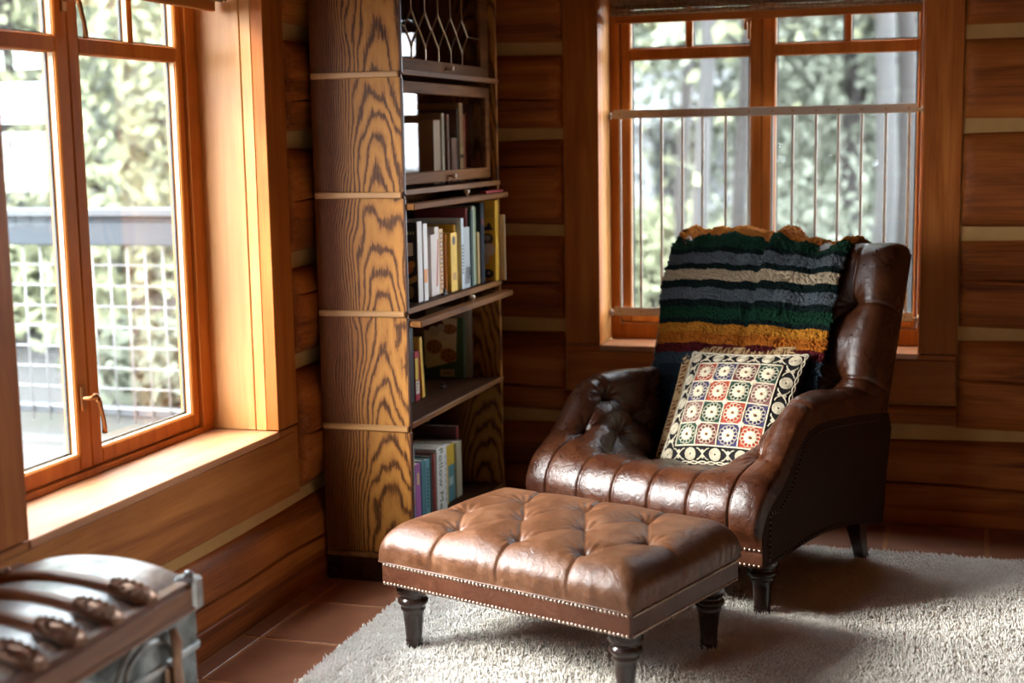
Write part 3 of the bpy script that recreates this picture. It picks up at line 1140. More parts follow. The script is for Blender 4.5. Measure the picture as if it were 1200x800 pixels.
b = book(0.280, -0.394, -0.374, z3, 1.178, 0.2, (0.18, 0.24, 0.10), 'olive green book right of the pale green one', G3)
b = book(0.284, -0.371, -0.348, z3, 1.085, 0.2, (0.50, 0.34, 0.14), 'short tan book low beside the navy spine', G3)
b = book(0.284, -0.330, -0.290, z3, 1.190, 0.2, (0.012, 0.018, 0.03), 'tall navy black book left of the yellow pictured book', G3)
disc(b, 'spine_print', (0.35, 0.05, 0.04), 0.015, 0.225, 0.007, 0.012)
b = book(0.315, -0.256, -0.212, z3, 1.196, 0.22, (0.74, 0.42, 0.03), 'tall yellow book with dark round pictures at the right end', G3)
yellow_book = b
b = book(0.337, -0.2095, -0.2025, z3, 1.140, 0.2, (0.66, 0.54, 0.38), 'thin cream booklet sticking out at the far right end', G3)

z4 = 1.2695
b = book(0.225, -0.640, -0.575, z4, 1.490, 0.17, (0.36, 0.22, 0.12), 'wide tan book first behind the lower glass door', G4)
b = book(0.225, -0.558, -0.533, z4, 1.514, 0.17, (0.50, 0.40, 0.26), 'ivory book with tiny spine lettering behind the glass door', G4)
for k in range(14):
    patch(b, 'spine_print', (0.10, 0.06, 0.04), 0.008, 0.017, 0.10 + k * 0.0095, 0.105 + k * 0.0095)
b = book(0.225, -0.506, -0.482, z4, 1.510, 0.17, (0.13, 0.045, 0.02), 'dark brown book right of the ivory one behind glass', G4)
b = book(0.225, -0.462, -0.405, z4, 1.428, 0.17, (0.18, 0.075, 0.035), 'low mottled brown book at the middle behind glass', G4)
b = book(0.225, -0.402, -0.390, z4, 1.530, 0.17, (0.07, 0.06, 0.055), 'thin charcoal book with a light edge behind glass', G4)
b = book(0.225, -0.374, -0.335, z4, 1.553, 0.17, (0.44, 0.26, 0.12), 'tall tan book with a dark band behind the glass door', G4)
patch(b, 'spine_band', (0.03, 0.02, 0.015), 0.002, 0.037, 0.085, 0.098)
patch(b, 'spine_label', (0.55, 0.38, 0.14), 0.002, 0.037, 0.10, 0.125)
b = book(0.225, -0.331, -0.312, z4, 1.512, 0.17, (0.40, 0.09, 0.03), 'orange red slim book behind the glass door', G4)
b = book(0.225, -0.306, -0.266, z4, 1.520, 0.17, (0.15, 0.015, 0.012), 'maroon book beside the spiral bound one behind glass', G4)
b = book(0.222, -0.258, -0.228, z4, 1.553, 0.17, (0.05, 0.012, 0.010), 'spiral bound book with a pale wire coil at the right end', G4)
mb = MB()
for k in range(26):
    mb.tube([(0.001 + 0.006 * math.sin(a), 0.014 + 0.009 * math.cos(a), 0.012 + k * 0.0105) for a in seq(-0.4, PI + 0.4, 6)], 0.0016, 5)
mb.build('wire_coil', cmat((0.62, 0.52, 0.38), 0.35), b, 'auto')['kind'] = 'stuff'

z2 = 0.5285
b = book(0.187, -0.850, -0.822, z2, 0.800, 0.15, (0.22, 0.36, 0.34), 'pale teal book tight against the side panel on the lower shelf', G2)
b = book(0.187, -0.819, -0.786, z2, 0.806, 0.15, (0.025, 0.032, 0.030), 'black book behind the red one on the lower shelf', G2)
b = book(0.190, -0.783, -0.742, z2, 0.702, 0.14, (0.34, 0.022, 0.035), 'dark red book with a white library label', G2)
patch(b, 'spine_label', (0.66, 0.48, 0.05), 0.002, 0.028, 0.075, 0.150)
patch(b, 'spine_label', (0.62, 0.56, 0.44), 0.004, 0.036, 0.025, 0.070, 0.0009)
for k in range(3):
    patch(b, 'spine_print', (0.08, 0.06, 0.05), 0.009, 0.018 + 0.003 * k, 0.036 + k * 0.011, 0.040 + k * 0.011, 0.0012)
b = book(0.190, -0.716, -0.692, z2, 0.745, 0.14, (0.72, 0.43, 0.06), 'yellow book leaning left on the lower shelf', G2, lean=0.10)
b = book(0.192, -0.290, -0.266, z2, 0.757, 0.16, (0.055, 0.13, 0.075), 'picture book with cookies on its cover on the lower shelf', G2)
MC = frame_m((0, 0, 0), (1, 0, 0), (0, 0, 1))       # cover faces -y


def cover_poly(b, nm, col, pts, t):
    return MB().prism(pts, -0.0002 - t, Matrix(((1, 0, 0, 0), (0, 0, 1, -0.0001), (0, 1, 0, 0), (0, 0, 0, 1)))).build(nm, cmat(col), b)


def ell(cx, cz, rx, rz, n=18):
    return [(cx + rx * math.cos(2 * PI * k / n), cz + rz * math.sin(2 * PI * k / n)) for k in range(n)]


yb_ = yellow_book
cover_poly(yb_, 'cover_picture', (0.03, 0.018, 0.015), [(-0.058, 0.196), (-0.036, 0.204), (-0.026, 0.218), (-0.018, 0.214), (-0.014, 0.200), (-0.004, 0.194), (-0.026, 0.188), (-0.05, 0.190)], 0.0005)
cover_poly(yb_, 'cover_picture', (0.10, 0.065, 0.035), ell(-0.030, 0.158, 0.022, 0.021), 0.0005)
cover_poly(yb_, 'cover_picture', (0.40, 0.33, 0.22), ell(-0.032, 0.161, 0.012, 0.011), 0.0008)
for k in range(7):
    a = k / 7 * 2 * PI
    cover_poly(yb_, 'cover_picture', (0.72, 0.60, 0.44), ell(-0.026 + 0.013 * math.cos(a), 0.118 + 0.014 * math.sin(a), 0.010, 0.011, 10), 0.0005 + 0.00004 * k)
cover_poly(yb_, 'cover_picture', (0.66, 0.50, 0.38), [(-0.040, 0.066), (-0.028, 0.066), (-0.024, 0.108), (-0.036, 0.106)], 0.0005)
cover_poly(yb_, 'cover_picture', (0.035, 0.022, 0.018), ell(-0.030, 0.028, 0.022, 0.017), 0.0005)
cover_poly(yb_, 'cover_picture', (0.55, 0.40, 0.25), ell(-0.028, 0.030, 0.006, 0.006, 10), 0.0008)
for k in range(5):
    cover_poly(yb_, 'cover_picture', (0.36, 0.19, 0.02), [(-0.048 + 0.009 * k, 0.236 + 0.006 * (k % 2)), (-0.045 + 0.009 * k, 0.236), (-0.045 + 0.009 * k, 0.272), (-0.048 + 0.009 * k, 0.266)], 0.0005)
nb_ = navy_book
cover_poly(nb_, 'front_cover', (0.010, 0.018, 0.036), [(-0.198, 0.001), (-0.003, 0.001), (-0.003, 0.262), (-0.198, 0.262)], 0.0004)
cover_poly(nb_, 'badge', (0.66, 0.62, 0.52), [(-0.045, 0.150), (-0.016, 0.154), (-0.016, 0.196), (-0.045, 0.196)], 0.0008)
cover_poly(nb_, 'cover_picture', (0.40, 0.13, 0.05), ell(-0.036, 0.112, 0.020, 0.018), 0.0008)
cover_poly(nb_, 'cover_picture', (0.45, 0.20, 0.06), ell(-0.022, 0.125, 0.012, 0.012), 0.0010)
cover_poly(nb_, 'cover_picture', (0.42, 0.26, 0.10), [(-0.060, 0.064), (-0.004, 0.092), (-0.004, 0.072), (-0.060, 0.046)], 0.0008)
cover_poly(nb_, 'cover_picture', (0.26, 0.20, 0.13), ell(-0.030, 0.034, 0.014, 0.022), 0.0008)
for k in range(4):
    cover_poly(nb_, 'cover_picture', (0.30, 0.34, 0.16), [(-0.044 + 0.009 * k, 0.222), (-0.039 + 0.009 * k, 0.222), (-0.039 + 0.009 * k, 0.232), (-0.044 + 0.009 * k, 0.232)], 0.0008)
cover_poly(b, 'cover_picture', (0.82, 0.71, 0.55), [(-0.158, 0.228), (-0.024, 0.228), (-0.032, 0.066), (-0.148, 0.034), (-0.158, 0.05)], 0.0003)
cover_poly(b, 'cover_picture', (0.10, 0.012, 0.02), [(-0.158, 0.180), (-0.10, 0.178), (-0.075, 0.205), (-0.092, 0.226), (-0.158, 0.226)], 0.0006)
cover_poly(b, 'cover_picture', (0.58, 0.50, 0.40), ell(-0.118, 0.177, 0.022, 0.020), 0.0008)
cover_poly(b, 'cover_picture', (0.58, 0.50, 0.40), ell(-0.088, 0.190, 0.017, 0.016), 0.0010)
for (cx, cz, rx_, rz_) in ((-0.118, 0.118, 0.033, 0.028), (-0.062, 0.086, 0.034, 0.028), (-0.055, 0.186, 0.030, 0.020)):
    cover_poly(b, 'cover_picture', (0.46, 0.19, 0.08), ell(cx, cz, rx_, rz_), 0.0007)
    for k in range(6):
        a = k * 1.05 + 0.4
        q = 0.62 if k else 0.0
        cover_poly(b, 'cover_picture', (0.03, 0.012, 0.010), ell(cx + q * rx_ * math.cos(a), cz + q * rz_ * math.sin(a), 0.0042, 0.0042, 8), 0.0011)
cover_poly(b, 'barcode_label', (0.60, 0.50, 0.36), [(-0.095, 0.006), (-0.040, 0.006), (-0.040, 0.032), (-0.095, 0.032)], 0.0007)
for k in range(9):
    x = -0.088 + 0.0048 * k
    cover_poly(b, 'barcode', (0.05, 0.035, 0.03), [(x, 0.011), (x + 0.0012 + 0.0012 * (k % 3), 0.011), (x + 0.0012 + 0.0012 * (k % 3), 0.026), (x, 0.026)], 0.0010)
b = book(0.212, -0.263, -0.240, z2, 0.795, 0.18, (0.46, 0.43, 0.40), 'taller book in a clear plastic jacket behind the cookie book', G2, rough=0.2)
b = book(0.205, -0.237, -0.216, z2, 0.745, 0.17, (0.012, 0.035, 0.065), 'navy book with a white label beside the plastic jacketed book', G2)
patch(b, 'spine_label', (0.60, 0.52, 0.40), 0.002, 0.019, 0.012, 0.04)
patch(b, 'spine_print', (0.62, 0.60, 0.54), 0.002, 0.019, 0.10, 0.128)
b = book(0.206, -0.214, -0.205, z2, 0.742, 0.17, (0.30, 0.05, 0.03), 'thin red spined book against the right panel', G2)

z1 = 0.1155
b = book(0.235, -0.962, -0.922, z1, 0.402, 0.19, (0.30, 0.33, 0.36), 'grey book of many colours nearest the left panel on the bottom shelf', G1)
for k, c in enumerate(((0.15, 0.25, 0.5), (0.5, 0.2, 0.1), (0.6, 0.55, 0.4), (0.12, 0.3, 0.2), (0.5, 0.4, 0.1))):
    patch(b, 'spine_print', c, 0.004, 0.034, 0.04 + 0.045 * k, 0.065 + 0.045 * k)
b = book(0.235, -0.918, -0.872, z1, 0.338, 0.18, (0.36, 0.12, 0.33), 'purple book on the bottom shelf', G1)
patch(b, 'spine_print', (0.62, 0.50, 0.20), 0.014, 0.032, 0.15, 0.19)
b = book(0.237, -0.868, -0.834, z1, 0.340, 0.18, (0.08, 0.20, 0.24), 'dark teal book next to the purple book', G1)
b = book(0.237, -0.831, -0.790, z1, 0.334, 0.18, (0.13, 0.30, 0.34), 'lighter teal book with dark spine lettering', G1)
for k in range(11):
    patch(b, 'spine_print', (0.02, 0.05, 0.06), 0.014, 0.027, 0.05 + 0.013 * k, 0.058 + 0.013 * k)
b = book(0.236, -0.786, -0.762, z1, 0.338, 0.18, (0.03, 0.04, 0.035), 'black book left of the dark red one on the bottom shelf', G1)
b = book(0.236, -0.759, -0.738, z1, 0.338, 0.18, (0.24, 0.03, 0.025), 'dark red book against the white titled book', G1)
b = book(0.242, -0.734, -0.634, z1, 0.352, 0.19, (0.74, 0.71, 0.66), 'white book titled Follow Me on the bottom shelf', G1)
spine_text(b, 'Follow Me', 0.08, 0.236, (0.10, 0.16, 0.06), 0.052, 0.125)
for k in range(8):
    patch(b, 'spine_print', (0.35, 0.45, 0.55), 0.085, 0.092, 0.03 + 0.022 * k, 0.044 + 0.022 * k)
b = book(0.045, -0.880, -0.700, z1, 0.360, 0.025, (0.015, 0.028, 0.045), 'tall navy book upright behind the white titled book', G1)
b = book(0.225, -0.628, -0.575, z1, 0.322, 0.18, (0.66, 0.42, 0.04), 'yellow book right of the white titled book', G1)
b = book(0.218, -0.570, -0.490, z1, 0.325, 0.18, (0.66, 0.44, 0.05), 'yellow and blue book on the bottom shelf', G1)
patch(b, 'spine_print', (0.10, 0.24, 0.26), 0.002, 0.078, 0.0, 0.135)
patch(b, 'spine_label', (0.40, 0.50, 0.46), 0.02, 0.062, 0.06, 0.09, 0.0009)
b = book(0.225, -0.486, -0.430, z1, 0.322, 0.18, (0.46, 0.42, 0.28), 'pale book in a clear jacket at the right on the bottom shelf', G1, rough=0.2)
b = book(0.205, -0.426, -0.404, z1, 0.372, 0.18, (0.10, 0.03, 0.028), 'tall dark book with a red top last on the bottom shelf', G1)
patch(b, 'spine_print', (0.30, 0.03, 0.03), 0.002, 0.02, 0.215, 0.25)

o = MB().box(-0.02, 0.004, -0.10, 0.10, 0, 0.008, 0.002).build('booklet', cmat((0.40, 0.035, 0.04)))
o.location = (0.328, -0.300, 1.2268)
tag(o, 'thin red booklet lying on the upper pulled out bookcase door', 'booklet')


# ------------------------------------------------------------------ upholstery
M_LEATH_OTT = leather('tan_leather', (0.060, 0.021, 0.008), (0.125, 0.048, 0.020), (0.225, 0.105, 0.054), 0.37, 0.6, 7)
M_LEATH_BAND = leather('brown_leather_band', (0.050, 0.014, 0.006), (0.085, 0.026, 0.011), (0.15, 0.056, 0.025), 0.34, 0.3, 8)
M_LEATH_CH = leather('chair_leather', (0.018, 0.0045, 0.0018), (0.040, 0.0105, 0.0035), (0.092, 0.029, 0.009), 0.28, 0.5, 6)
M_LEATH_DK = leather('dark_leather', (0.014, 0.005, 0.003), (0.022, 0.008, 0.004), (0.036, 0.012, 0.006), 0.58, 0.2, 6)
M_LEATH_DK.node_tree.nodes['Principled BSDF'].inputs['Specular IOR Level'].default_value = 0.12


def edge_profile(m, half, R):
    """metric coordinate -> (position, drop): flat, quarter round of radius R, then straight down"""
    a = np.abs(m)
    flat = half - R
    th = np.clip((a - flat) / R, 0, PI / 2)
    pos = np.where(a <= flat, a, flat + R * np.sin(th))
    drop = np.where(a <= flat, 0, R * (1 - np.cos(th))) + np.maximum(0, a - flat - R * PI / 2)
    return np.sign(m) * pos, drop


def slab(A, B, L, W, R, top, floor_, crown, tuftfn):
    """deep-buttoned cushion grid; returns (n, m, 3) in local x, y, z"""
    x, dx = edge_profile(A, L / 2, R)
    y, dy = edge_profile(B, W / 2, R)
    drop = np.hypot(dx, dy)
    z = top + crown(x, y) - drop
    P = np.stack([x, y, z], 2)
    N = normals(P)
    if N[N.shape[0] // 2, N.shape[1] // 2, 2] < 0:
        N = -N
    d = tuftfn(A, B)
    fade = sstep(z, floor_ + 0.003, floor_ + 0.06)
    P = P + N * (d * fade)[..., None]
    P[..., 2] = np.maximum(P[..., 2], floor_)
    return P


def nails(pts, nrm_, r=0.0052, name='nailheads', parent=None):
    mb = MB()
    base = [(r, 0.0), (r * 0.86, r * 0.35), (r * 0.5, r * 0.6), (0.0005, r * 0.68)]
    for p, n_ in zip(pts, nrm_):
        q = Vector(n_).to_track_quat('Z', 'Y').to_matrix().to_4x4()
        mb.lathe(base, 7, Matrix.Translation(Vector(p)) @ q)
    o = mb.build(name, M_NAIL, parent, True, recalc=False)
    o['kind'] = 'stuff'
    return o


def line_pts(a, b, step):
    a, b = Vector(a), Vector(b)
    n = max(2, int((b - a).length / step))
    return [a.lerp(b, (i + 0.5) / n) for i in range(n)]


LEG_PROF = [(0.017, 0.0), (0.019, 0.004), (0.0195, 0.018), (0.0165, 0.024), (0.0185, 0.028), (0.0185, 0.032), (0.0170, 0.036),
            (0.0185, 0.06), (0.0215, 0.10), (0.0235, 0.118), (0.0265, 0.122), (0.0265, 0.127), (0.0245, 0.131), (0.0285, 0.136), (0.0325, 0.143),
            (0.0325, 0.150), (0.0285, 0.156), (0.0265, 0.160), (0.0300, 0.164), (0.0345, 0.171), (0.0355, 0.180), (0.034, 0.190), (0.034, 0.2)]

# --- ottoman
OL, OW = 0.812, 0.572
ott_c = np.array([(0.46 + 1.406) / 2, (-1.748 - 1.462) / 2])
ott_rz = math.atan2(-0.254, 0.766)
ott = empty('ottoman', (ott_c[0], ott_c[1], 0), ott_rz)
tag(ott, 'tan brown tufted leather ottoman with studded band on turned legs', 'ottoman')
butt, fold, pleat = [], [], []
rows = [(-0.190, [-0.205, 0.0, 0.21]), (-0.030, [-0.30, -0.10, 0.105, 0.305]), (0.140, [-0.215, -0.005, 0.20])]
for b_, as_ in rows:
    butt += [(a_, b_) for a_ in as_]
for p in butt:
    for q in butt:
        if p < q and 0.05 < abs(p[1] - q[1]) < 0.18 and abs(p[0] - q[0]) < 0.12:
            fold.append((p, q))
for p in butt:
    if p[1] < -0.1:
        pleat.append((p, (p[0] * 1.10, -0.40)))
    if p[1] > 0.1:
        pleat.append((p, (p[0] * 1.10, 0.40)))
    if abs(p[0]) > 0.29:
        pleat.append((p, (math.copysign(0.52, p[0]), p[1] * 1.5)))
a_ = np.linspace(-(OL / 2 + 0.10), OL / 2 + 0.10, 250)
b_ = np.linspace(-(OW / 2 + 0.10), OW / 2 + 0.10, 190)
A, B = np.meshgrid(a_, b_, indexing='ij')
P = slab(A, B, OL + 0.012, OW + 0.012, 0.085, 0.363, 0.265, lambda x, y: 0.022 * (1 - (2 * x / OL) ** 2) * (1 - (2 * y / OW) ** 2),
         lambda A, B: tuft(A, B, butt, fold, pleat, 0.013, 0.055, 0.026, 0.024))
# puckers along the lower edge of the cushion
zz = P[..., 2]
P[..., 0] += 0.0010 * np.sin(B * 150 + np.sin(B * 31) * 2) * sstep(-zz, -0.345, -0.30) * sstep(zz, 0.266, 0.285)
P[..., 1] += 0.0010 * np.sin(A * 140 + np.sin(A * 27) * 2) * sstep(-zz, -0.345, -0.30) * sstep(zz, 0.266, 0.285)
grid_obj('cushion', P, M_LEATH_OTT, ott)
mb = MB()
for (x, y) in butt:
    i = int(np.argmin(np.abs(a_ - x)))
    j = int(np.argmin(np.abs(b_ - y)))
    p = P[i, j]
    o = MB().ball((0, 0, 0), 0.0085, 12, 6, (1, 1, 0.55)).build('button', M_LEATH_OTT, ott, True)
    o.location = (p[0], p[1], p[2] + 0.003)
band = MB().box(-OL / 2, OL / 2, -OW / 2, OW / 2, 0.198, 0.268, 0.006).build('band', M_LEATH_BAND, ott)
welt = [(sx * (OL / 2 + 0.002), sy * (OW / 2 + 0.002), 0.268) for sx, sy in ((-1, -1), (1, -1), (1, 1), (-1, 1))]
MB().tube(welt, 0.005, 8, closed=True).build('welt', M_LEATH_BAND, band, True)
pts, nr = [], []
for z in (0.257, 0.205):
    for s in (-1, 1):
        ps = line_pts((-OL / 2 + 0.006, s * OW / 2, z), (OL / 2 - 0.006, s * OW / 2, z), 0.0125)
        pts += ps
        nr += [(0, s, 0)] * len(ps)
        ps = line_pts((s * OL / 2, -OW / 2 + 0.006, z), (s * OL / 2, OW / 2 - 0.006, z), 0.0125)
        pts += ps
        nr += [(s, 0, 0)] * len(ps)
nails(pts, nr, 0.0050, 'nailheads', band)
legm = MB().lathe([(r_ * 1.32, z_) for r_, z_ in LEG_PROF], 28).mesh('leg', M_DARKLEG, True)
for sx in (-1, 1):
    for sy in (-1, 1):
        o = link('leg', legm, ott)
        o.location = (sx * (OL / 2 - 0.058), sy * (OW / 2 - 0.066), 0.0)
for p in band.data.polygons:
    p.use_smooth = False

# --- armchair; local x = viewer's right, y = towards the back, z up
fl_ = np.array([1.4334, -1.1693])
cR = np.array([0.92716, -0.37466])
cB = np.array([0.37466, 0.92716])
ch_o = fl_ - cR * 0.385
ch_rz = math.atan2(cR[1], cR[0])
chair = empty('armchair', (ch_o[0], ch_o[1], 0), ch_rz)
tag(chair, 'dark brown tufted leather armchair with studded sides in front of window', 'armchair')


def arm_h(v):
    return np.interp(v, [-0.09, -0.02, 0.03, 0.08, 0.13, 0.18, 0.24, 0.34, 0.50, 0.66, 0.80], [0.412, 0.432, 0.462, 0.514, 0.568, 0.601, 0.614, 0.612, 0.600, 0.582, 0.56])


def seat_top(u, v):
    seat = 0.405 - 0.10 * sstep(v, -0.02, 0.50) + 0.004 * np.cos(u * 6)
    w = sstep(np.abs(u), np.interp(v, [-0.05, 0.10, 0.40], [0.08, 0.17, 0.235]), np.interp(v, [-0.05, 0.40], [0.41, 0.355]))
    h = arm_h(v)
    return seat + (h - seat) * w


HW, AR = 0.437, 0.066
# columns: metric coordinate across, dense on the steep arm faces
uu = np.linspace(-HW, HW, 1200)
zz0 = seat_top(uu, np.full_like(uu, 0.30))
arc = np.concatenate([[0], np.cumsum(np.hypot(np.diff(uu), np.diff(zz0)))])
arc -= arc[-1] / 2
na = 300
aS = np.linspace(arc[0], arc[-1], na)
uS = np.interp(aS, arc, uu)
VF, FR = -0.095, 0.095
lenv = 0.66 - (VF + FR)
bS = np.concatenate([np.linspace(lenv, 0, 170), -np.linspace(0.004, FR * PI / 2, 38), -FR * PI / 2 - np.linspace(0.008, 0.12, 16)])
U = np.repeat(uS[:, None], len(bS), 1)
Am = np.repeat(aS[:, None], len(bS), 1)
Bm = np.repeat(bS[None, :], na, 0)
th = np.clip(-Bm / FR, 0, PI / 2)
bow = 0.028 * (1 - (U / HW) ** 2)
V = np.where(Bm >= 0, VF + FR + Bm, VF + FR - FR * np.sin(th)) - bow * sstep(-Bm, -0.15, 0.02)
zt = seat_top(U, np.maximum(V + bow * 0, VF))
zt = zt - np.where(np.abs(U) > HW - AR, AR - np.sqrt(np.maximum(0, AR ** 2 - (np.abs(U) - (HW - AR)) ** 2)), 0)
tail = np.clip((-Bm - FR * PI / 2) / 0.12, 0, 1)
zr = zt - FR * (1 - np.cos(th))
Z = np.where(tail > 0, zr + (0.232 - zr) * tail, zr)
Z = np.maximum(Z, 0.232)
kb = sstep(V, 0.0, 0.26)
Am = U * 1.165 * (1 - kb) + Am * kb          # pleats spread evenly across the front roll
P = np.stack([U, V, Z], 2)
N = normals(P)
if N[na // 2, 60, 2] < 0:
    N = -N
cbut, cfold, cpleat = [], [], []
PA, PB = 0.155, 0.135
rowsb = [0.075, 0.21, 0.345, 0.48]
for k, bb in enumerate(rowsb):
    offs = 0.5 if k % 2 == 0 else 0.0
    for i in range(-4, 5):
        a = (i + offs) * PA
        if abs(a) < 0.52:
            cbut.append((a, bb))
for p in cbut:
    for q in cbut:
        if p < q and abs(p[1] - q[1]) < PB * 1.2 and 0.02 < abs(p[1] - q[1]) and abs(p[0] - q[0]) < PA * 0.75:
            cfold.append((p, q))
for p in cbut:
    if abs(p[1] - rowsb[0]) < 1e-6:
        cpleat.append((p, (p[0] * 1.02, -0.30)))
    if abs(p[0]) > 0.40:
        cpleat.append((p, (math.copysign(0.80, p[0]), p[1] + 0.01)))
D = tuft(Am, Bm, cbut, cfold, cpleat, 0.018, 0.05, 0.030, 0.026)
fade = sstep(Z, 0.235, 0.30) * sstep(HW - np.abs(U), 0.0, 0.02)
P = P + N * (D * fade)[..., None]
seat_grid = P
grid_obj('seat_and_arms', P, M_LEATH_CH, chair)
for (a, b) in cbut:
    i, j = np.unravel_index(np.argmin((Am - a) ** 2 + (Bm - b) ** 2), Am.shape)
    p = P[i, j] + N[i, j] * 0.003
    o = MB().ball((0, 0, 0), 0.0085, 10, 6, (1, 1, 0.55)).build('button', M_LEATH_CH, chair, True)
    o.location = p.tolist()
    o.rotation_euler = Vector(N[i, j].tolist()).to_track_quat('Z', 'Y').to_euler()

# outside panels, each bounded above by the arm roll
for s, col_i in ((1, -1), (-1, 0)):
    jj = [j for j in range(len(bS)) if bS[j] > -FR * 1.2]
    topc = [(float(seat_grid[col_i, j, 1]), float(seat_grid[col_i, j, 2])) for j in jj[::6]]
    topc = [(v, z) for v, z in topc if v < 0.665]
    front = [(VF + 0.004, 0.232), (VF + 0.004, 0.176)]
    bot = [(v, float(np.interp(v, [-0.09, 0.03, 0.16, 0.30, 0.45, 0.60, 0.70], [0.176, 0.180, 0.194, 0.199, 0.186, 0.156, 0.138]))) for v in seq(-0.05, 0.70, 14)]
    rear = [(0.712, 0.20), (0.722, 0.30), (0.744, 0.40), (0.752, 0.45), (0.730, 0.505)]
    outline = topc + front + bot + rear
    M = Matrix(((0, 0, s, s * (HW - 0.016)), (1, 0, 0, 0), (0, 1, 0, 0), (0, 0, 0, 1)))
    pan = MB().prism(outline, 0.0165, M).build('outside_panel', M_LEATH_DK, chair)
    pts, nr = [], []
    # studs: along the bottom, up the front edge and under the arm roll
    path = [(v, z + 0.010) for v, z in reversed(bot)] + [(VF + 0.045, 0.20), (VF + 0.050, 0.33)]
    path += [(v + 0.045 * (1 - float(sstep(np.array(v), 0.0, 0.2))), z - 0.022) for v, z in reversed(topc) if z > 0.33 and v > -0.05]
    mbw = MB().tube([(s * (HW + 0.001), v, z) for v, z in path], 0.0035, 6)
    mbw.build('welt', M_LEATH_DK, pan, True)
    for q in range(len(path) - 1):
        a, b = path[q], path[q + 1]
        for w_ in line_pts((s * (HW + 0.001), a[0], a[1]), (s * (HW + 0.001), b[0], b[1]), 0.015):
            pts.append(w_)
            nr.append((s, 0, 0))
    nails(pts, nr, 0.0042, 'nailheads', pan)
    # piece closing the front corner below the roll
# front rail with two rows of studs
mb = MB()
us = seq(-HW, HW, 24)
ro, ri = [], []
for u in us:
    bw = 0.028 * (1 - (u / HW) ** 2)
    ro.append((u, VF - bw + 0.002))
outl = ro + [(HW, 0.0), (-HW, 0.0)]
rail = MB().prism(outl, 0.060, Matrix.Translation((0, 0, 0.176))).build('front_rail', M_LEATH_BAND, chair)
pts, nr = [], []
for z in (0.229, 0.183):
    for k in range(60):
        u = -HW + 0.008 + (2 * HW - 0.016) * k / 59
        pts.append((u, VF - 0.028 * (1 - (u / HW) ** 2) + 0.001, z))
        nr.append((0.056 * u / HW ** 2 * -1, -1, 0))
nails(pts, nr, 0.0052, 'nailheads', rail)
# underside frame
MB().box(-HW + 0.02, HW - 0.02, 0.0, 0.69, 0.19, 0.27, 0.01).build('seat_frame', M_LEATH_DK, chair)

# backrest: tufted slab leaning back
BKW, BKH, BKT = 0.83, 0.74, 0.135
bbut, bfold, bpleat = [], [], []
for k, bb in enumerate([0.165, 0.036, -0.093, -0.222]):
    offs = 0.5 if k % 2 == 0 else 0.0
    for i in range(-2, 3):
        a = (i + offs) * 0.20
        if abs(a) < 0.36:
            bbut.append((a, bb))
for p in bbut:
    for q in bbut:
        if p < q and 0.02 < abs(p[1] - q[1]) < 0.17 and abs(p[0] - q[0]) < 0.15:
            bfold.append((p, q))
for p in bbut:
    if p[1] > 0.15:
        bpleat.append((p, (p[0] * 1.04, 0.55)))
    if abs(p[0]) > 0.25:
        bpleat.append((p, (math.copysign(0.58, p[0]), p[1] + 0.005)))
a_ = np.linspace(-(BKW / 2 + 0.14), BKW / 2 + 0.14, 240)
b_ = np.linspace(-(BKH / 2), BKH / 2 + 0.14, 210)
A, B = np.meshgrid(a_, b_, indexing='ij')
P = slab(A, B, BKW, BKH, 0.062, BKT, 0.0, lambda x, y: 0.022 * (np.abs(x) / 0.41) ** 3 - 0.012 * (1 - (x / 0.41) ** 2),
         lambda A, B: tuft(A, B, bbut, bfold, bpleat, 0.025, 0.055, 0.034, 0.032))
bt = np.array([0.0, 0.415, 0.910])
bt /= np.linalg.norm(bt)
bn = np.array([0.0, -bt[2], bt[1]])


def back_place(P):
    """slab local (x, y, z) -> chair local; centre of the back's rear plane"""
    P = np.asarray(P, float)
    w = 1.0 - 0.03 * (0.4 - P[..., 1:2])
    # the rear face is steeper than the front, so the back thickens towards the seat
    wedge = (1 - P[..., 2:3] / BKT) * 0.105 * (0.37 - P[..., 1:2]) / 0.74
    P = np.concatenate([P[..., :2], P[..., 2:3] - wedge.clip(0)], -1)
    o = np.array([0.0, 0.775, 0.655])
    return o + P[..., 0:1] * np.array([1.0, 0, 0]) * w + P[..., 1:2] * bt + P[..., 2:3] * bn


back_grid = back_place(P)
backrest = grid_obj('backrest', back_grid, M_LEATH_CH, chair)
for (x, y) in bbut:
    i = int(np.argmin(np.abs(a_ - x)))
    j = int(np.argmin(np.abs(b_ - y)))
    p = P[i, j].copy()
    p[2] += 0.004
    o = MB().ball((0, 0, 0), 0.0095, 10, 6, (1, 1, 0.55)).build('button', M_LEATH_CH, backrest, True)
    o.location = back_place(p).tolist()
    o.rotation_euler = Vector(bn.tolist()).to_track_quat('Z', 'Y').to_euler()
# flat rear cover down to the frame
rp = [(-BKW / 2 + 0.012, BKH / 2 - 0.01), (BKW / 2 - 0.012, BKH / 2 - 0.01), (BKW / 2 - 0.02, -BKH / 2), (-BKW / 2 + 0.02, -BKH / 2)]
v8 = [back_place(np.array([x, y, 0.004])).tolist() for x, y in rp] + [back_place(np.array([x, y, -0.012])).tolist() for x, y in rp]
MB().add(v8, [(0, 1, 2, 3), (7, 6, 5, 4), (0, 4, 5, 1), (1, 5, 6, 2), (2, 6, 7, 3), (3, 7, 4, 0)]).build('rear_cover', M_LEATH_DK, chair)
MB().box(-HW + 0.018, HW - 0.018, 0.60, 0.712, 0.145, 0.40, 0.02).build('rear_cover', M_LEATH_DK, chair)

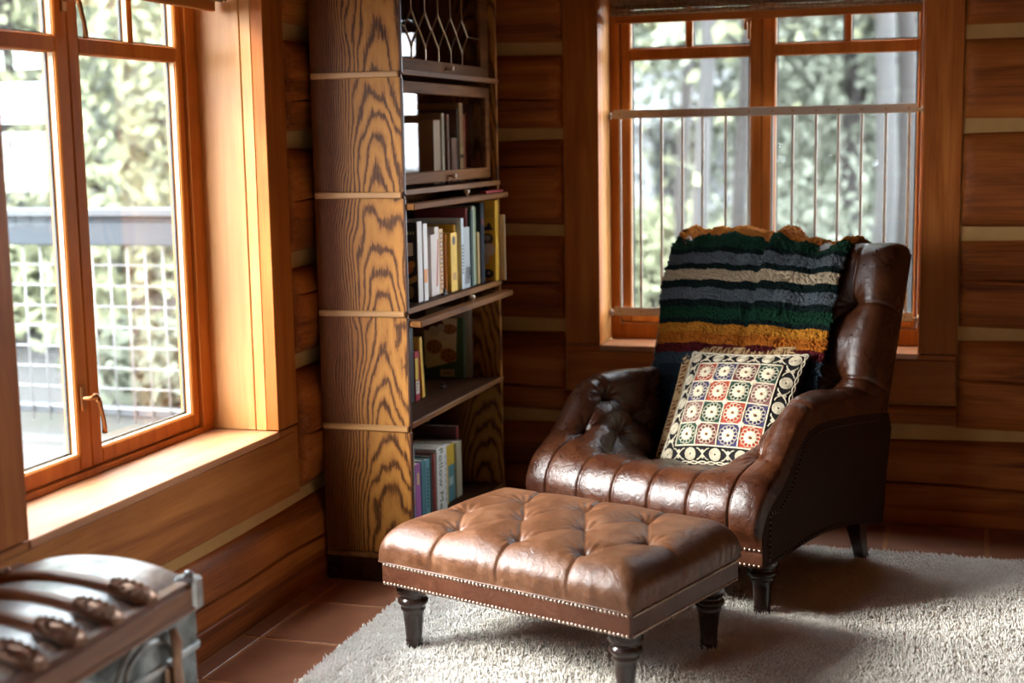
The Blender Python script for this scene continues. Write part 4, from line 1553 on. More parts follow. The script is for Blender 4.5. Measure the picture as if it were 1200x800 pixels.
for sx in (-1, 1):
    o = link('leg', legm, chair)
    o.location = (sx * 0.385, 0.0, 0.0)
    o.scale = (1.05, 1.05, 0.93)
    mb = MB()
    rings = []
    for z, dy, h in ((0.0, 0.055, 0.017), (0.06, 0.030, 0.019), (0.12, 0.008, 0.023), (0.19, 0.0, 0.027)):
        rings.append([(sx * 0.375 + a * h, 0.63 + dy + b * h, z) for a, b in ((-1, -1), (1, -1), (1, 1), (-1, 1))])
    mb.grid(rings, closed_v=True)
    mb.f += [(3, 2, 1, 0), (12, 13, 14, 15)]
    mb.build('leg', M_DARKLEG, chair)


# ------------------------------------------------------------------ striped fleece throw over the chair back
def smooth_rand(n, m, seed, passes=1):
    q = np.random.default_rng(seed).standard_normal((n, m))
    for _ in range(passes):
        q = (q + np.roll(q, 1, 0) + np.roll(q, -1, 0) + np.roll(q, 1, 1) + np.roll(q, -1, 1)) / 5
    return q / (q.std() + 1e-9)


def fleece_mat():
    t = NT('striped_fleece')
    at = t.node('ShaderNodeAttribute', attribute_name='stripe')
    co = t.coords(False)
    wob = t.noise(co, 70, 3, 0.6)
    f = t.math('ADD', at.outputs['Fac'], t.math('MULTIPLY', t.math('SUBTRACT', wob, 0.5), 0.007))
    f = t.math('MULTIPLY', t.math('SUBTRACT', f, 0.40), 1 / 1.0)
    dark = (0.010, 0.022, 0.020)
    green = (0.014, 0.060, 0.030)
    grey = (0.15, 0.175, 0.195)
    stops = [(0.0, (0.010, 0.016, 0.022)), (0.18, (0.020, 0.032, 0.042)), (0.222, (0.040, 0.060, 0.078)), (0.260, (0.115, 0.012, 0.014)),
             (0.290, (0.60, 0.165, 0.016)), (0.325, (0.68, 0.26, 0.026)), (0.356, dark), (0.372, green), (0.412, dark), (0.434, grey), (0.473, dark),
             (0.501, (0.76, 0.59, 0.39)), (0.538, dark), (0.556, grey), (0.592, dark), (0.607, green), (0.655, (0.62, 0.20, 0.02)),
             (0.74, (0.40, 0.09, 0.015)), (0.78, (0.11, 0.012, 0.014)), (0.82, dark), (0.9, grey)]
    c = t.ramp(f, stops, 'CONSTANT')
    fine = t.noise(co, 240, 2, 0.5)
    c = t.mix(t.math('MULTIPLY', fine, 0.5), c, t.mix(0.5, c, (0.0, 0.0, 0.0)))
    t.base(c)
    t.rough(0.95)
    t.b.inputs['Specular IOR Level'].default_value = 0.1
    clump = t.voronoi(t.mix(0.1, co, t.node('ShaderNodeTexNoise').outputs['Color']), 130)
    t.bump(t.math('ADD', fine, t.math('MULTIPLY', clump, -2.0)), 1.0, 0.010)
    return t.m


throw = empty('throw_blanket', (ch_o[0] + cB[0] * 0.75, ch_o[1] + cB[1] * 0.75, 0.95), ch_rz)
tag(throw, 'striped green, grey, cream and orange fleece blanket over the armchair back', 'blanket')
ctrl = np.array([(.455, .40), (.470, .43), (.545, .58), (.615, .725), (.690, .885), (.735, .980), (.765, 1.025), (.815, 1.052), (.880, 1.056), (.940, 1.032),
                 (.970, .985), (.945, .90), (.905, .80), (.870, .72)])
tt = np.linspace(0, 1, 900)
seg = np.concatenate([[0], np.cumsum(np.hypot(*np.diff(ctrl, axis=0).T))])
dense = np.stack([np.interp(tt * seg[-1], seg, ctrl[:, k]) for k in (0, 1)], 1)
ker = np.ones(61) / 61
pad = np.concatenate([np.repeat(dense[:1], 30, 0), dense, np.repeat(dense[-1:], 30, 0)])
dense = np.stack([np.convolve(pad[:, k], ker, 'valid') for k in (0, 1)], 1)
seg = np.concatenate([[0], np.cumsum(np.hypot(*np.diff(dense, axis=0).T))])
NL, NA = 400, 290
ls = np.linspace(0, seg[-1], NL)
path = np.stack([np.interp(ls, seg, dense[:, k]) for k in (0, 1)], 1)
tg = np.gradient(path, axis=0)
tg /= np.linalg.norm(tg, axis=1, keepdims=True)
pn = np.stack([-tg[:, 1], tg[:, 0]], 1)           # outward (towards the viewer / up)
As = np.linspace(-0.53, 0.262, NA)
AA, LL = np.meshgrid(As, ls, indexing='ij')
ln = LL / seg[-1]
edge = np.maximum(0, -0.372 - AA) / 0.048
th = np.clip(edge, 0, PI / 2)
uX = np.where(AA > -0.372, AA, -0.372 - 0.048 * np.sin(th) + 0.006 * np.maximum(0, edge - PI / 2))
backv = np.where(AA > -0.372, 0, 0.048 * (1 - np.cos(th)) + 0.048 * np.maximum(0, edge - PI / 2))
uX = uX + 0.015 * (1 - ln) * sstep(AA, 0.1, 0.26) + 0.13 * (0.45 - ln).clip(0) * sstep(-AA, 0.15, 0.4)
front = 1 - sstep(ln, 0.62, 0.78)
drape = (-0.020 * np.exp(-((AA + 0.045 + 0.02 * (ln - 0.4)) / 0.022) ** 2) + 0.010 * np.exp(-((AA + 0.005) / 0.035) ** 2) + 0.012 * np.exp(-((AA + 0.105) / 0.04) ** 2)
         + 0.008 * np.sin(AA * 26 + ln * 3.0) + 0.006 * np.sin(AA * 47 - ln * 5))
drape = 1.5 * drape * (0.5 + 0.8 * ln) + 0.010 * np.exp(-((AA + 0.28 - 0.12 * ln) / 0.05) ** 2)
top = sstep(ln, 0.50, 0.62)
drape += top * (0.016 * np.exp(-((AA + 0.16) / 0.09) ** 2) - 0.018 * sstep(AA, 0.02, 0.24) - 0.010 * sstep(-AA, 0.30, 0.42))
fz = 0.0012 * smooth_rand(NA, NL, 5, 1) + 0.0024 * smooth_rand(NA, NL, 6, 3)
off = 0.016 + drape + fz + 0.022 * sstep(-AA, 0.27, 0.38) * sstep(ln, 0.25, 0.42)
Vv = path[None, :, 0] + pn[None, :, 0] * off + backv * front
Zz = path[None, :, 1] + pn[None, :, 1] * off - backv * 0.20
P = np.stack([uX + 0.0015 * smooth_rand(NA, NL, 8, 1), Vv - 0.75, Zz - 0.95], 2)
fleece = grid_obj('blanket_cloth', P, fleece_mat(), throw)
at_ = fleece.data.attributes.new('stripe', 'FLOAT', 'POINT')
stripe = 0.40 + LL * 0.905 - 0.018 * np.sin((AA + 0.1) * 7) * 0.3 + 0.02 * sstep(-AA, 0.30, 0.5)
at_.data.foreach_set('value', stripe.astype(np.float32).ravel())
sm = fleece.modifiers.new('thickness', 'SOLIDIFY')
sm.thickness = 0.010
sm.offset = -1 if normals(P)[NA // 2, 100, 1] < 0 else 1

# ------------------------------------------------------------------ pillows
M_CORD = plain('cream_cord', (0.70, 0.60, 0.43), 0.8, 0, 0.2, 0.12)
M_CORD_TAN = plain('tan_cord', (0.50, 0.32, 0.15), 0.8, 0, 0.2, 0.12)
M_BEAD = plain('amber_bead', (0.30, 0.13, 0.04), 0.35)


def pillow(name, W, T, mat, M, label):
    root = empty(name)
    root.matrix_world = M
    tag(root, label, 'pillow', 'pillows on the armchair')

    def surf(p, q, off=0.0, side=1):
        p = np.asarray(p, float)
        q = np.asarray(q, float)
        px = np.clip(p, -1, 1)
        qx = np.clip(q, -1, 1)
        x = W / 2 * p * (1 - 0.07 * (1 - qx ** 2) * np.abs(px) ** 3)
        y = W / 2 * q * (1 - 0.07 * (1 - px ** 2) * np.abs(qx) ** 3)
        h = T / 2 * ((1 - np.abs(px) ** 2.4) * (1 - np.abs(qx) ** 2.4)) ** 0.62
        h = h + 0.0022 * np.sin(px * 9 + qx * 4) * (1 - px ** 2) * (1 - qx ** 2)
        return np.stack([x, y, side * (h + off)], -1)

    g = np.sin(np.linspace(-PI / 2, PI / 2, 70))
    A, B = np.meshgrid(g, g, indexing='ij')
    Pf, Pb = surf(A, B), surf(A, B, 0, -1)
    mb = MB().grid(Pf).grid(Pb)
    mb.build('cushion_cover', mat, root, True)
    return root, surf


def pillow_M(u, v, z, tilt, roll):
    """chair-local placement; tilt back from upright, roll in the pillow's own plane"""
    x = Vector((1, 0, 0))
    y = Vector((0, math.sin(tilt), math.cos(tilt)))
    n_ = x.cross(y)
    R_ = Matrix(((x.x, y.x, n_.x, u), (x.y, y.y, n_.y, v), (x.z, y.z, n_.z, z), (0, 0, 0, 1)))
    C_ = Matrix.Translation((ch_o[0], ch_o[1], 0)) @ Matrix.Rotation(ch_rz, 4, 'Z')
    return C_ @ R_ @ Matrix.Rotation(roll, 4, 'Z')


def cords(surf, curves, r, off, name, mat, root, n=5, stuff=True):
    mb = MB()
    for cv, closed in curves:
        cv = np.asarray(cv, float)
        mb.tube(surf(cv[:, 0], cv[:, 1], off), r, n, True, closed)
    o = mb.build(name, mat, root, True, recalc=False)
    if stuff:
        o['kind'] = 'stuff'
    return o


def circ(cx, cy, r, n=16, ph=0.0):
    return np.stack([cx + r * np.cos(ph + np.linspace(0, 2 * PI, n, endpoint=False)), cy + r * np.sin(ph + np.linspace(0, 2 * PI, n, endpoint=False))], 1)


def line2(a, b, n=12):
    return np.stack([np.linspace(a[0], b[0], n), np.linspace(a[1], b[1], n)], 1)


M_PIL_BLACK = plain('black_cotton', (0.014, 0.012, 0.012), 0.9, 0, 0.15)
M_PIL_RUST = plain('rust_cotton', (0.16, 0.055, 0.022), 0.9, 0, 0.15, 0.25)
pil, sf = pillow('embroidered_pillow', 0.45, 0.13, M_PIL_BLACK, pillow_M(0.034, 0.420, 0.516, math.radians(37), math.radians(4)),
                 'square pillow of coloured patches under cream corded rosettes, in front')
INN = 0.70
cell = INN / 2
RED, NAV, MAR, GRN, MAU = (0.33, 0.045, 0.020), (0.040, 0.032, 0.085), (0.125, 0.030, 0.030), (0.018, 0.048, 0.030), (0.20, 0.085, 0.075)
pat = [[RED, NAV, MAR, GRN], [NAV, RED, GRN, MAU], [MAU, GRN, RED, NAV], [GRN, MAR, NAV, RED]]
for r_ in range(4):
    for c_ in range(4):
        x0, y1 = -INN + c_ * cell, INN - r_ * cell
        A, B = np.meshgrid(np.linspace(x0 + 0.008, x0 + cell - 0.008, 7), np.linspace(y1 - cell + 0.008, y1 - 0.008, 7), indexing='ij')
        m_ = cmat(pat[r_][c_], 0.9)
        pa = MB().grid(sf(A, B, 0.0012)).build('patch', m_, pil, True)
        cx, cy = x0 + cell / 2, y1 - cell / 2
        ph = random.random()
        cur = []
        for k in range(13):       # scalloped loops round the rosette
            a = 2 * PI * k / 13 + ph
            cur.append((circ(cx + 0.122 * math.cos(a), cy + 0.122 * math.sin(a), 0.032, 8), True))
        rs_ = cords(sf, cur, 0.0013, 0.0028, 'rosette', M_CORD, pil, 4, False)
        mb = MB()                 # coiled cord disc
        sp = np.array([(cx + (0.026 + 0.068 * t) * math.cos(t * 5.0 * 2 * PI), cy + (0.026 + 0.068 * t) * math.sin(t * 5.0 * 2 * PI)) for t in np.linspace(0, 1, 60)])
        mb.tube(sf(sp[:, 0], sp[:, 1], 0.0035), 0.0019, 5)
        mb.build('coil', M_CORD, rs_, True, recalc=False)
        bd = MB().ball((0, 0, 0), 0.0042, 8, 5).build('bead', M_BEAD, rs_, True)
        bd.location = sf(np.array(cx), np.array(cy), 0.0045).tolist()
cur = []
for k in range(5):
    t = -INN + k * cell
    cur.append((line2((t, -INN), (t, INN), 24), False))
    cur.append((line2((-INN, t), (INN, t), 24), False))
cords(sf, cur, 0.0026, 0.0028, 'grid_cord', M_CORD, pil)
cur = []
for (ix, iy) in ((1, 1), (3, 1), (1, 3), (3, 3), (2, 2)):
    cur.append((circ(-INN + ix * cell, INN - iy * cell, 0.040), True))
    cur.append((circ(-INN + ix * cell, INN - iy * cell, 0.022, 10), True))
for s in range(4):
    def rot(cv):
        cv = np.asarray(cv)
        for _ in range(s):
            cv = np.stack([-cv[:, 1], cv[:, 0]], 1)
        return cv
    for k in range(5):
        c = (-0.83 + k * 0.415, 0.83)
        if k < 4:
            for rr in (0.088, 0.066, 0.044, 0.024):
                cur.append((rot(circ(c[0], c[1], rr, 14)), True))
            m = (c[0] + 0.2075, 0.83)
            for sg in (-1, 1):
                xs = np.linspace(-0.10, 0.10, 10)
                cur.append((rot(np.stack([m[0] + xs, m[1] + sg * 0.085 * np.sin(xs / 0.10 * PI / 2)], 1)), False))
                cur.append((rot(circ(m[0], m[1] + sg * 0.045, 0.016, 8)), True))
    xs = np.linspace(-0.96, 0.96, 120)
    for w_ in (-1, 1):
        cur.append((rot(np.stack([xs, 0.955 + w_ * 0.018 * np.sin(xs * 22)], 1)), False))
cords(sf, cur, 0.0020, 0.0022, 'border_cord', M_CORD, pil)

pil2, sf2 = pillow('embroidered_pillow', 0.455, 0.11, M_PIL_RUST, pillow_M(-0.030, 0.486, 0.522, math.radians(34), math.radians(4)),
                   'rust brown corded pillow tucked behind the patchwork pillow')
cur, cur2 = [], []
xs = np.linspace(-0.9, 0.9, 150)
for s in range(4):
    def rot(cv):
        cv = np.asarray(cv)
        for _ in range(s):
            cv = np.stack([-cv[:, 1], cv[:, 0]], 1)
        return cv
    for k in range(14):
        y0 = -0.88 + k * 0.13
        if k % 5 == 2:
            cur.append((rot(circ(y0, 0.86, 0.06)), True))
            cur.append((rot(circ(y0, 0.86, 0.03, 10)), True))
        else:
            cur.append((rot(np.array([(y0 - 0.05, 0.93), (y0 - 0.02, 0.80), (y0 + 0.02, 0.80), (y0 + 0.03, 0.93), (y0 + 0.065, 0.93)])), False))
    cur.append((rot(line2((-0.93, 0.95), (0.93, 0.95), 30)), False))
    cur.append((rot(line2((-0.76, 0.76), (0.76, 0.76), 30)), False))
    A, B = np.meshgrid(np.linspace(-0.7, 0.7, 8), np.linspace(0.45, 0.74, 4), indexing='ij')
cords(sf2, cur, 0.0030, 0.002, 'border_cord', M_CORD_TAN, pil2)
A, B = np.meshgrid(np.linspace(-0.74, 0.74, 14), np.linspace(-0.74, 0.74, 14), indexing='ij')
MB().grid(sf2(A, B, 0.0012)).build('patch', M_PIL_BLACK, pil2, True)

# ------------------------------------------------------------------ shag rug
def rug_mat(name, k):
    t = NT(name)
    co = t.coords(False)
    f = t.noise(co, 7, 4, 0.6)
    g = t.noise(co, 130, 2, 0.5)
    c = t.ramp(t.math('ADD', t.math('MULTIPLY', f, 0.5), t.math('MULTIPLY', g, 0.5)),
               [(0.3, (0.78 * k, 0.725 * k, 0.64 * k)), (0.55, (0.90 * k, 0.855 * k, 0.785 * k)), (0.75, (0.95 * k, 0.915 * k, 0.855 * k))])
    t.base(c)
    t.rough(0.9)
    t.b.inputs['Specular IOR Level'].default_value = 0.15
    return t.m


RUG = (0.322, 3.3, -4.3, -0.435)
rug = empty('shag_rug', ((RUG[0] + RUG[1]) / 2, (RUG[2] + RUG[3]) / 2, 0))
tag(rug, 'cream shag rug under the ottoman and armchair', 'rug')
ox, oy = rug.location.x, rug.location.y
MB().box(RUG[0] - ox + 0.012, RUG[1] - ox, RUG[2] - oy, RUG[3] - oy - 0.012, 0.0005, 0.012, 0.004).build('backing', rug_mat('rug_backing', 0.95), rug)
NT_ = 170000
px = RNG.uniform(RUG[0] + 0.012, 3.1, NT_)
py = RNG.uniform(-3.05, RUG[3] - 0.010 - 0.055 * 0, NT_)
keep = py < RUG[3] - 0.006 - 0.018 * (px - 1.5)
px, py = px[keep], py[keep]
n_t = len(px)
ang = RNG.uniform(0, 2 * PI, n_t)
cl = 0.5 + 0.5 * np.sin(px * 37 + np.sin(py * 29) * 2) * np.sin(py * 41 + np.sin(px * 23) * 2)
hh = RNG.uniform(0.009, 0.017, n_t) + 0.006 * cl
ln_ = RNG.uniform(0.002, 0.009, n_t)
wd = RNG.uniform(0.0020, 0.0033, n_t)
rings = []
for (f, k) in ((0.0, 1.0), (0.65, 1.0)):
    cx = px + np.cos(ang) * ln_ * f ** 1.8
    cy_ = py + np.sin(ang) * ln_ * f ** 1.8
    cz = 0.006 + hh * f
    for q in range(3):
        a = ang + 2 * PI * q / 3 + f * 1.5
        rings.append(np.stack([cx + wd * k * np.cos(a) - ox, cy_ + wd * k * np.sin(a) - oy, cz], 1))
rings.append(np.stack([px + np.cos(ang) * ln_ - ox, py + np.sin(ang) * ln_ - oy, 0.006 + hh], 1))
Vt = np.stack(rings, 1).reshape(-1, 3)         # 7 verts per tuft
tri = []
for r_ in range(1):
    for q in range(3):
        a, b, c, d = r_ * 3 + q, r_ * 3 + (q + 1) % 3, r_ * 3 + 3 + (q + 1) % 3, r_ * 3 + 3 + q
        tri += [(a, b, c), (a, c, d)]
for q in range(3):
    tri.append((3 + q, 3 + (q + 1) % 3, 6))
Ft = (np.array(tri)[None] + 7 * np.arange(n_t)[:, None, None]).reshape(-1, 3)
pile = np_mesh('pile', Vt, Ft, rug_mat('rug_pile', 1.0), rug)
pile['kind'] = 'stuff'

# ------------------------------------------------------------------ steamer trunk in the near corner
def tin_mat(name, dark, lightc):
    t = NT(name)
    co = t.coords(False)
    f = t.noise(co, 9, 5, 0.65, 0.6)
    g = t.noise(co, 55, 3, 0.6)
    c = t.ramp(f, [(0.35, dark), (0.52, tuple((a + b) / 2 for a, b in zip(dark, lightc))), (0.66, lightc)])
    t.base(c)
    t.b.inputs['Metallic'].default_value = 0.85
    t.rough(t.math('ADD', 0.24, t.math('MULTIPLY', g, 0.25)))
    t.bump(t.math('ADD', f, t.math('MULTIPLY', g, 0.4)), 0.25, 0.006)
    return t.m


M_TIN = tin_mat('pressed_tin', (0.26, 0.28, 0.28), (0.62, 0.64, 0.64))
M_TIN_DARK = tin_mat('worn_tin', (0.03, 0.035, 0.035), (0.36, 0.40, 0.41))
M_SLAT = wood('trunk_slat', (0.16, 0.055, 0.022), (0.33, 0.135, 0.058), (0.46, 0.21, 0.10), 0, 18, 0.34, 0, 0.1, 0.5)
M_SLAT_Y = wood('trunk_rail', (0.15, 0.05, 0.019), (0.29, 0.115, 0.047), (0.42, 0.18, 0.08), 1, 18, 0.34, 0, 0.1, 0.5)
M_COPPER = plain('antique_copper', (0.36, 0.22, 0.15), 0.40, 0.9, 0.5, 0.3)
TX0, TX1, TY0, TY1 = 0.055, 0.475, -3.66, -2.765
tk = empty('trunk', ((TX0 + TX1) / 2, (TY0 + TY1) / 2, 0))
tag(tk, 'old metal clad trunk with wooden slats under the left window', 'trunk')
hw_, hl = (TX1 - TX0) / 2, (TY1 - TY0) / 2
MB().box(-hw_, hw_, -hl, hl, 0.005, 0.385, 0.006).build('body', M_TIN_DARK, tk)
ridge = MB()


def dome(x):
    return 0.522 + 0.040 * (1 - abs(x / hw_) ** 2.2)


xs = seq(-hw_, hw_, 28)
prof = [(x, dome(x)) for x in xs] + [(hw_, 0.392), (-hw_, 0.392)]
lid = MB().prism(prof, 2 * hl, Matrix(((1, 0, 0, 0), (0, 0, -1, hl), (0, 1, 0, 0), (0, 0, 0, 1)))).build('lid', M_TIN, tk, 'auto')
for k in range(7):
    y = -2.925 - 0.1195 * k - tk.location.y
    if y < -hl + 0.02:
        break
    rings = []
    for x in seq(-hw_ * 0.98, hw_ * 0.97, 24):
        z = dome(x)
        row = []
        for a in seq(0, PI, 9):
            row.append((x, y + 0.023 * math.cos(a), z - 0.003 + 0.016 * math.sin(a) ** 0.8))
        rings.append(row)
    sl = MB().grid(rings).build('slat', M_SLAT, lid, 'auto')
    # cast end plate with a beaded rim
    for sx in (1, -1):
        cx = sx * (hw_ - 0.040)
        slope = math.atan2(dome(cx + 0.01) - dome(cx - 0.01), 0.02)
        Mp = Matrix.Translation((cx, y, dome(cx) + 0.013)) @ Matrix.Rotation(-slope, 4, 'Y') @ Matrix.Rotation(PI / 2, 4, 'Z')
        mb = MB()
        n_ = 26
        rr = [(0.029, 0.054, -0.008), (0.030, 0.055, 0.001), (0.026, 0.048, 0.006), (0.018, 0.034, 0.002), (0.010, 0.018, 0.007), (0.001, 0.001, 0.009)]
        mb.grid([[(a * math.cos(2 * PI * q / n_) * (1 + 0.05 * math.cos(q * 2 * PI / n_ * 9)), b * math.sin(2 * PI * q / n_) * (1 + 0.05 * math.cos(q * 2 * PI / n_ * 9)), c)
                  for q in range(n_)] for a, b, c in rr], closed_v=True)
        for q in range(18):
            a = 2 * PI * q / 18
            mb.ball((0.027 * math.cos(a), 0.050 * math.sin(a), 0.005), 0.0042, 6, 4)
        for q in range(10):
            a = 2 * PI * q / 10
            mb.ball((0.015 * math.cos(a), 0.030 * math.sin(a), 0.005), 0.0045, 6, 4)
        o = mb.build('end_plate', M_COPPER, lid, 'auto')
        o.matrix_local = Mp
MB().box(hw_ - 0.012, hw_ + 0.014, -hl - 0.004, hl + 0.004, 0.476, 0.524, 0.004).box(hw_ - 0.02, hw_ + 0.008, -hl - 0.004, hl + 0.004, 0.522, 0.531, 0.003).box(
    hw_, hw_ + 0.018, -hl - 0.004, hl + 0.004, 0.470, 0.479, 0.002).build('front_rail', M_SLAT_Y, lid)
MB().box(hw_ - 0.004, hw_ + 0.003, -hl, hl, 0.394, 0.476, 0.002).build('lid_front', M_TIN_DARK, lid)
MB().box(-hw_ - 0.012, -hw_ + 0.010, -hl - 0.004, hl + 0.004, 0.50, 0.530, 0.004).build('rear_rail', M_SLAT_Y, lid)
MB().box(hw_ - 0.03, hw_ + 0.020, hl - 0.03, hl + 0.007, 0.468, 0.538, 0.006).ball((hw_ - 0.004, hl - 0.012, 0.538), 0.012, 8, 5).build('corner_cap', M_TIN, lid)
MB().box(hw_ - 0.012, hw_ + 0.008, -hl - 0.003, hl + 0.003, 0.380, 0.396, 0.003).build('lid_lip', M_TIN, lid)
for y in (-0.30, -0.02, 0.26):       # pressed arches in the tin
    for (zb_, r_) in ((0.400, 0.070), (0.400, 0.052)):
        MB().tube([(hw_ + 0.002, y + r_ * 1.6 * math.cos(a), zb_ + r_ * math.sin(a)) for a in seq(0.05, PI - 0.05, 20)], 0.006, 6).build('pressed_arch', M_TIN, lid, True)
for y in (0.335, 0.03):
    h = MB().box(hw_ + 0.002, hw_ + 0.012, y - 0.022, y + 0.022, 0.300, 0.385, 0.004).tube(
        [(hw_ + 0.014, y, 0.46), (hw_ + 0.022, y, 0.43), (hw_ + 0.020, y, 0.39), (hw_ + 0.022, y, 0.34), (hw_ + 0.012, y, 0.31)], [0.008, 0.012, 0.010, 0.013, 0.008], 8)
    h.build('hasp', M_COPPER, tk, 'auto')
MB().tube([(hw_ + 0.004, 0.10, 0.33), (hw_ + 0.03, 0.11, 0.375), (hw_ + 0.04, 0.17, 0.395), (hw_ + 0.03, 0.23, 0.375), (hw_ + 0.004, 0.24, 0.33)], 0.013, 9).build('handle', M_COPPER, tk, True)

# ------------------------------------------------------------------ deck, railing and garden outside
M_DECK = wood('deck_boards', (0.034, 0.031, 0.028), (0.046, 0.043, 0.039), (0.058, 0.054, 0.049), 0, 10, 0.7, 0, 0.1)
M_RAILTOP = plain('rail_pale_grey', (0.030, 0.034, 0.038), 0.5, 0, 0.4, 0.06)
M_RAILSIDE = plain('rail_slate_grey', (0.0085, 0.0145, 0.021), 0.6, 0, 0.4, 0.1)
M_WIRE = plain('galvanised_wire', (0.14, 0.142, 0.145), 0.5, 0.0)
deck = MB().box(-5.2, -0.34, -6.0, 0.86, -0.20, -0.075).build('outside_deck', M_DECK)
deck['kind'] = 'structure'
dm = MB().box(-5.2, -0.34, 0, 0.136, -0.074, -0.045, 0.003).mesh('board', M_DECK)
for k in range(44):
    o = link('board', dm, deck)
    o.location.y = 0.72 - 0.142 * k
rl = empty('deck_railing', (-2.2, 0.72, 0.0))
tag(rl, 'grey deck railing with square wire mesh outside the left window', 'railing')
RX0, RX1 = -2.6, 1.8
MB().box(RX0, RX1, -0.075, 0.065, 1.085, 1.122, 0.004).build('top_rail', M_RAILTOP, rl)
MB().box(RX0, RX1, -0.030, 0.010, 1.035, 1.084, 0.004).build('rail_board', M_RAILSIDE, rl)
MB().box(RX0, RX1, -0.050, -0.012, 0.945, 1.058, 0.004).build('rail_board', M_RAILSIDE, rl)
MB().box(RX0, RX1, -0.012, 0.05, 0.10, 0.14, 0.004).build('rail_board', M_RAILTOP, rl)
for x in (RX0, RX1 - 0.09):
    MB().box(x, x + 0.09, -0.03, 0.06, -0.045, 1.084, 0.004).build('post', M_RAILSIDE, rl)
vm = MB().tube([(0, -0.018, 0.065), (0, -0.018, 0.95)], 0.0040, 6).mesh('wire', M_WIRE, True)
for k in range(44):
    o = link('wire', vm, rl)
    o.location.x = RX0 + 0.06 + 0.0985 * k
hm = MB().tube([(RX0, -0.014, 0), (RX1, -0.014, 0)], 0.0040, 6).mesh('wire', M_WIRE, True)
for k in range(8):
    o = link('wire', hm, rl)
    o.location.z = 0.135 + 0.1015 * k


def ground_mat():
    t = NT('garden_ground')
    co = t.coords(False)
    f = t.noise(co, 0.22, 4, 0.6)
    g = t.noise(co, 6, 4, 0.6)
    c = t.ramp(f, [(0.46, (0.044, 0.0435, 0.043)), (0.54, (0.038, 0.037, 0.033)), (0.62, (0.026, 0.030, 0.017))])
    c = t.mix(t.math('MULTIPLY', g, 0.4), c, (0.033, 0.031, 0.027))
    t.base(c)
    t.rough(0.95)
    t.b.inputs['Specular IOR Level'].default_value = 0.1
    return t.m


o = MB().grid([[(x, y, -0.55 + 0.02 * y * 0 + 0.12 * math.sin(x * 0.3) * math.sin(y * 0.25)) for y in seq(0.3, 90, 40)] for x in seq(-70, 40, 50)]).build('outside_ground', ground_mat(), None, True)
o['kind'] = 'structure'
o = MB().box(-70, -5.2, -25, 0.3, -0.9, -0.6).build('outside_ground_side', ground_mat())
o['kind'] = 'structure'


def leaf_mat(name, a, b):
    t = NT(name)
    oi = t.node('ShaderNodeObjectInfo')
    f = t.noise(t.coords(False), 2.4, 3)
    t.base(t.mix(f, a, b))
    t.rough(0.8)
    t.b.inputs['Specular IOR Level'].default_value = 0.05
    return t.m


M_LEAF = [leaf_mat('leaf_yellow_green', (0.135, 0.15, 0.085), (0.22, 0.225, 0.145)), leaf_mat('leaf_grey_green', (0.095, 0.107, 0.083), (0.16, 0.17, 0.135)),
          leaf_mat('leaf_deep_green', (0.065, 0.075, 0.056), (0.12, 0.132, 0.098))]


def bark(name, a, b):
    t = NT(name)
    f = t.noise(t.mapping(t.coords(), (1, 1, 0.15)), 14, 5, 0.65)
    t.base(t.mix(f, a, b))
    t.rough(0.9)
    t.bump(f, 0.6, 0.03)
    return t.m


M_BARK = [bark('bark_pale', (0.020, 0.0195, 0.019), (0.040, 0.039, 0.037)), bark('bark_brown', (0.012, 0.010, 0.009), (0.026, 0.0225, 0.020))]


def at_px(px, dist):
    """ground point in the direction of picture column px, dist metres from the viewpoint"""
    a = yaw - math.atan((px - 600) / 1667)
    return CAM[0] - math.sin(a) * dist, CAM[1] + math.cos(a) * dist


def tree(x, y, h, r, crown_r, crown_z, n, leaf, lm, bm, label, group='garden trees beyond the windows', squash=1.0):
    root = empty('garden_tree', (x, y, -0.55))
    tag(root, label, 'tree', group)
    rg = random.Random(int(x * 97 + y * 131))
    pts = [(0.04 * h * math.sin(k * 0.9 + x) * k / 8, 0.03 * h * math.cos(k * 0.7 + y) * k / 8, h * k / 8) for k in range(9)]
    MB().tube(pts, [r * (1.25 - 0.9 * k / 8) for k in range(9)], 12).build('trunk', bm, root, True)
    mb = MB()
    q = np.random.default_rng(int(abs(x * 53 + y * 17)) + 3)
    nb = 16
    cent = []
    for k in range(nb):
        a = rg.uniform(0, 2 * PI)
        rr = crown_r * math.sqrt(rg.random())
        z = crown_z[0] + (crown_z[1] - crown_z[0]) * rg.random()
        cent.append((rr * math.cos(a), rr * math.sin(a), z))
        t_ = max(0.12, min(0.95, (z - 0.6) / h))
        base = pts[int(t_ * 8)]
        mb.tube([base, tuple((b * 0.4 + c * 0.6) + (0.15 if i == 2 else 0) for i, (b, c) in enumerate(zip(base, cent[-1]))), cent[-1]], [r * 0.30, r * 0.18, r * 0.06], 6)
    mb.build('branches', bm, root, True)
    n = int(n * 2.2)
    cc = np.array(cent)[q.integers(0, nb, n)]
    P0 = cc + q.normal(0, 1, (n, 3)) * np.array([crown_r * 0.26, crown_r * 0.26, (crown_z[1] - crown_z[0]) * 0.13 * squash])
    P0[:, 2] = np.maximum(P0[:, 2], 0.15)
    d1 = q.normal(0, 1, (n, 3))
    d1 /= np.linalg.norm(d1, axis=1, keepdims=True)
    d2 = np.cross(d1, q.normal(0, 1, (n, 3)))
    d2 /= np.linalg.norm(d2, axis=1, keepdims=True)
    s = 0.62 * leaf * q.uniform(0.6, 1.3, (n, 1))
    Vv = np.stack([P0 - d1 * s, P0 + d2 * s * 0.5, P0 + d1 * s, P0 - d2 * s * 0.5], 1).reshape(-1, 3)
    Fv = np.arange(4 * n).reshape(-1, 4)
    f_ = np_mesh('foliage', Vv, Fv, lm, root, smooth=False)
    f_['kind'] = 'stuff'
    return root


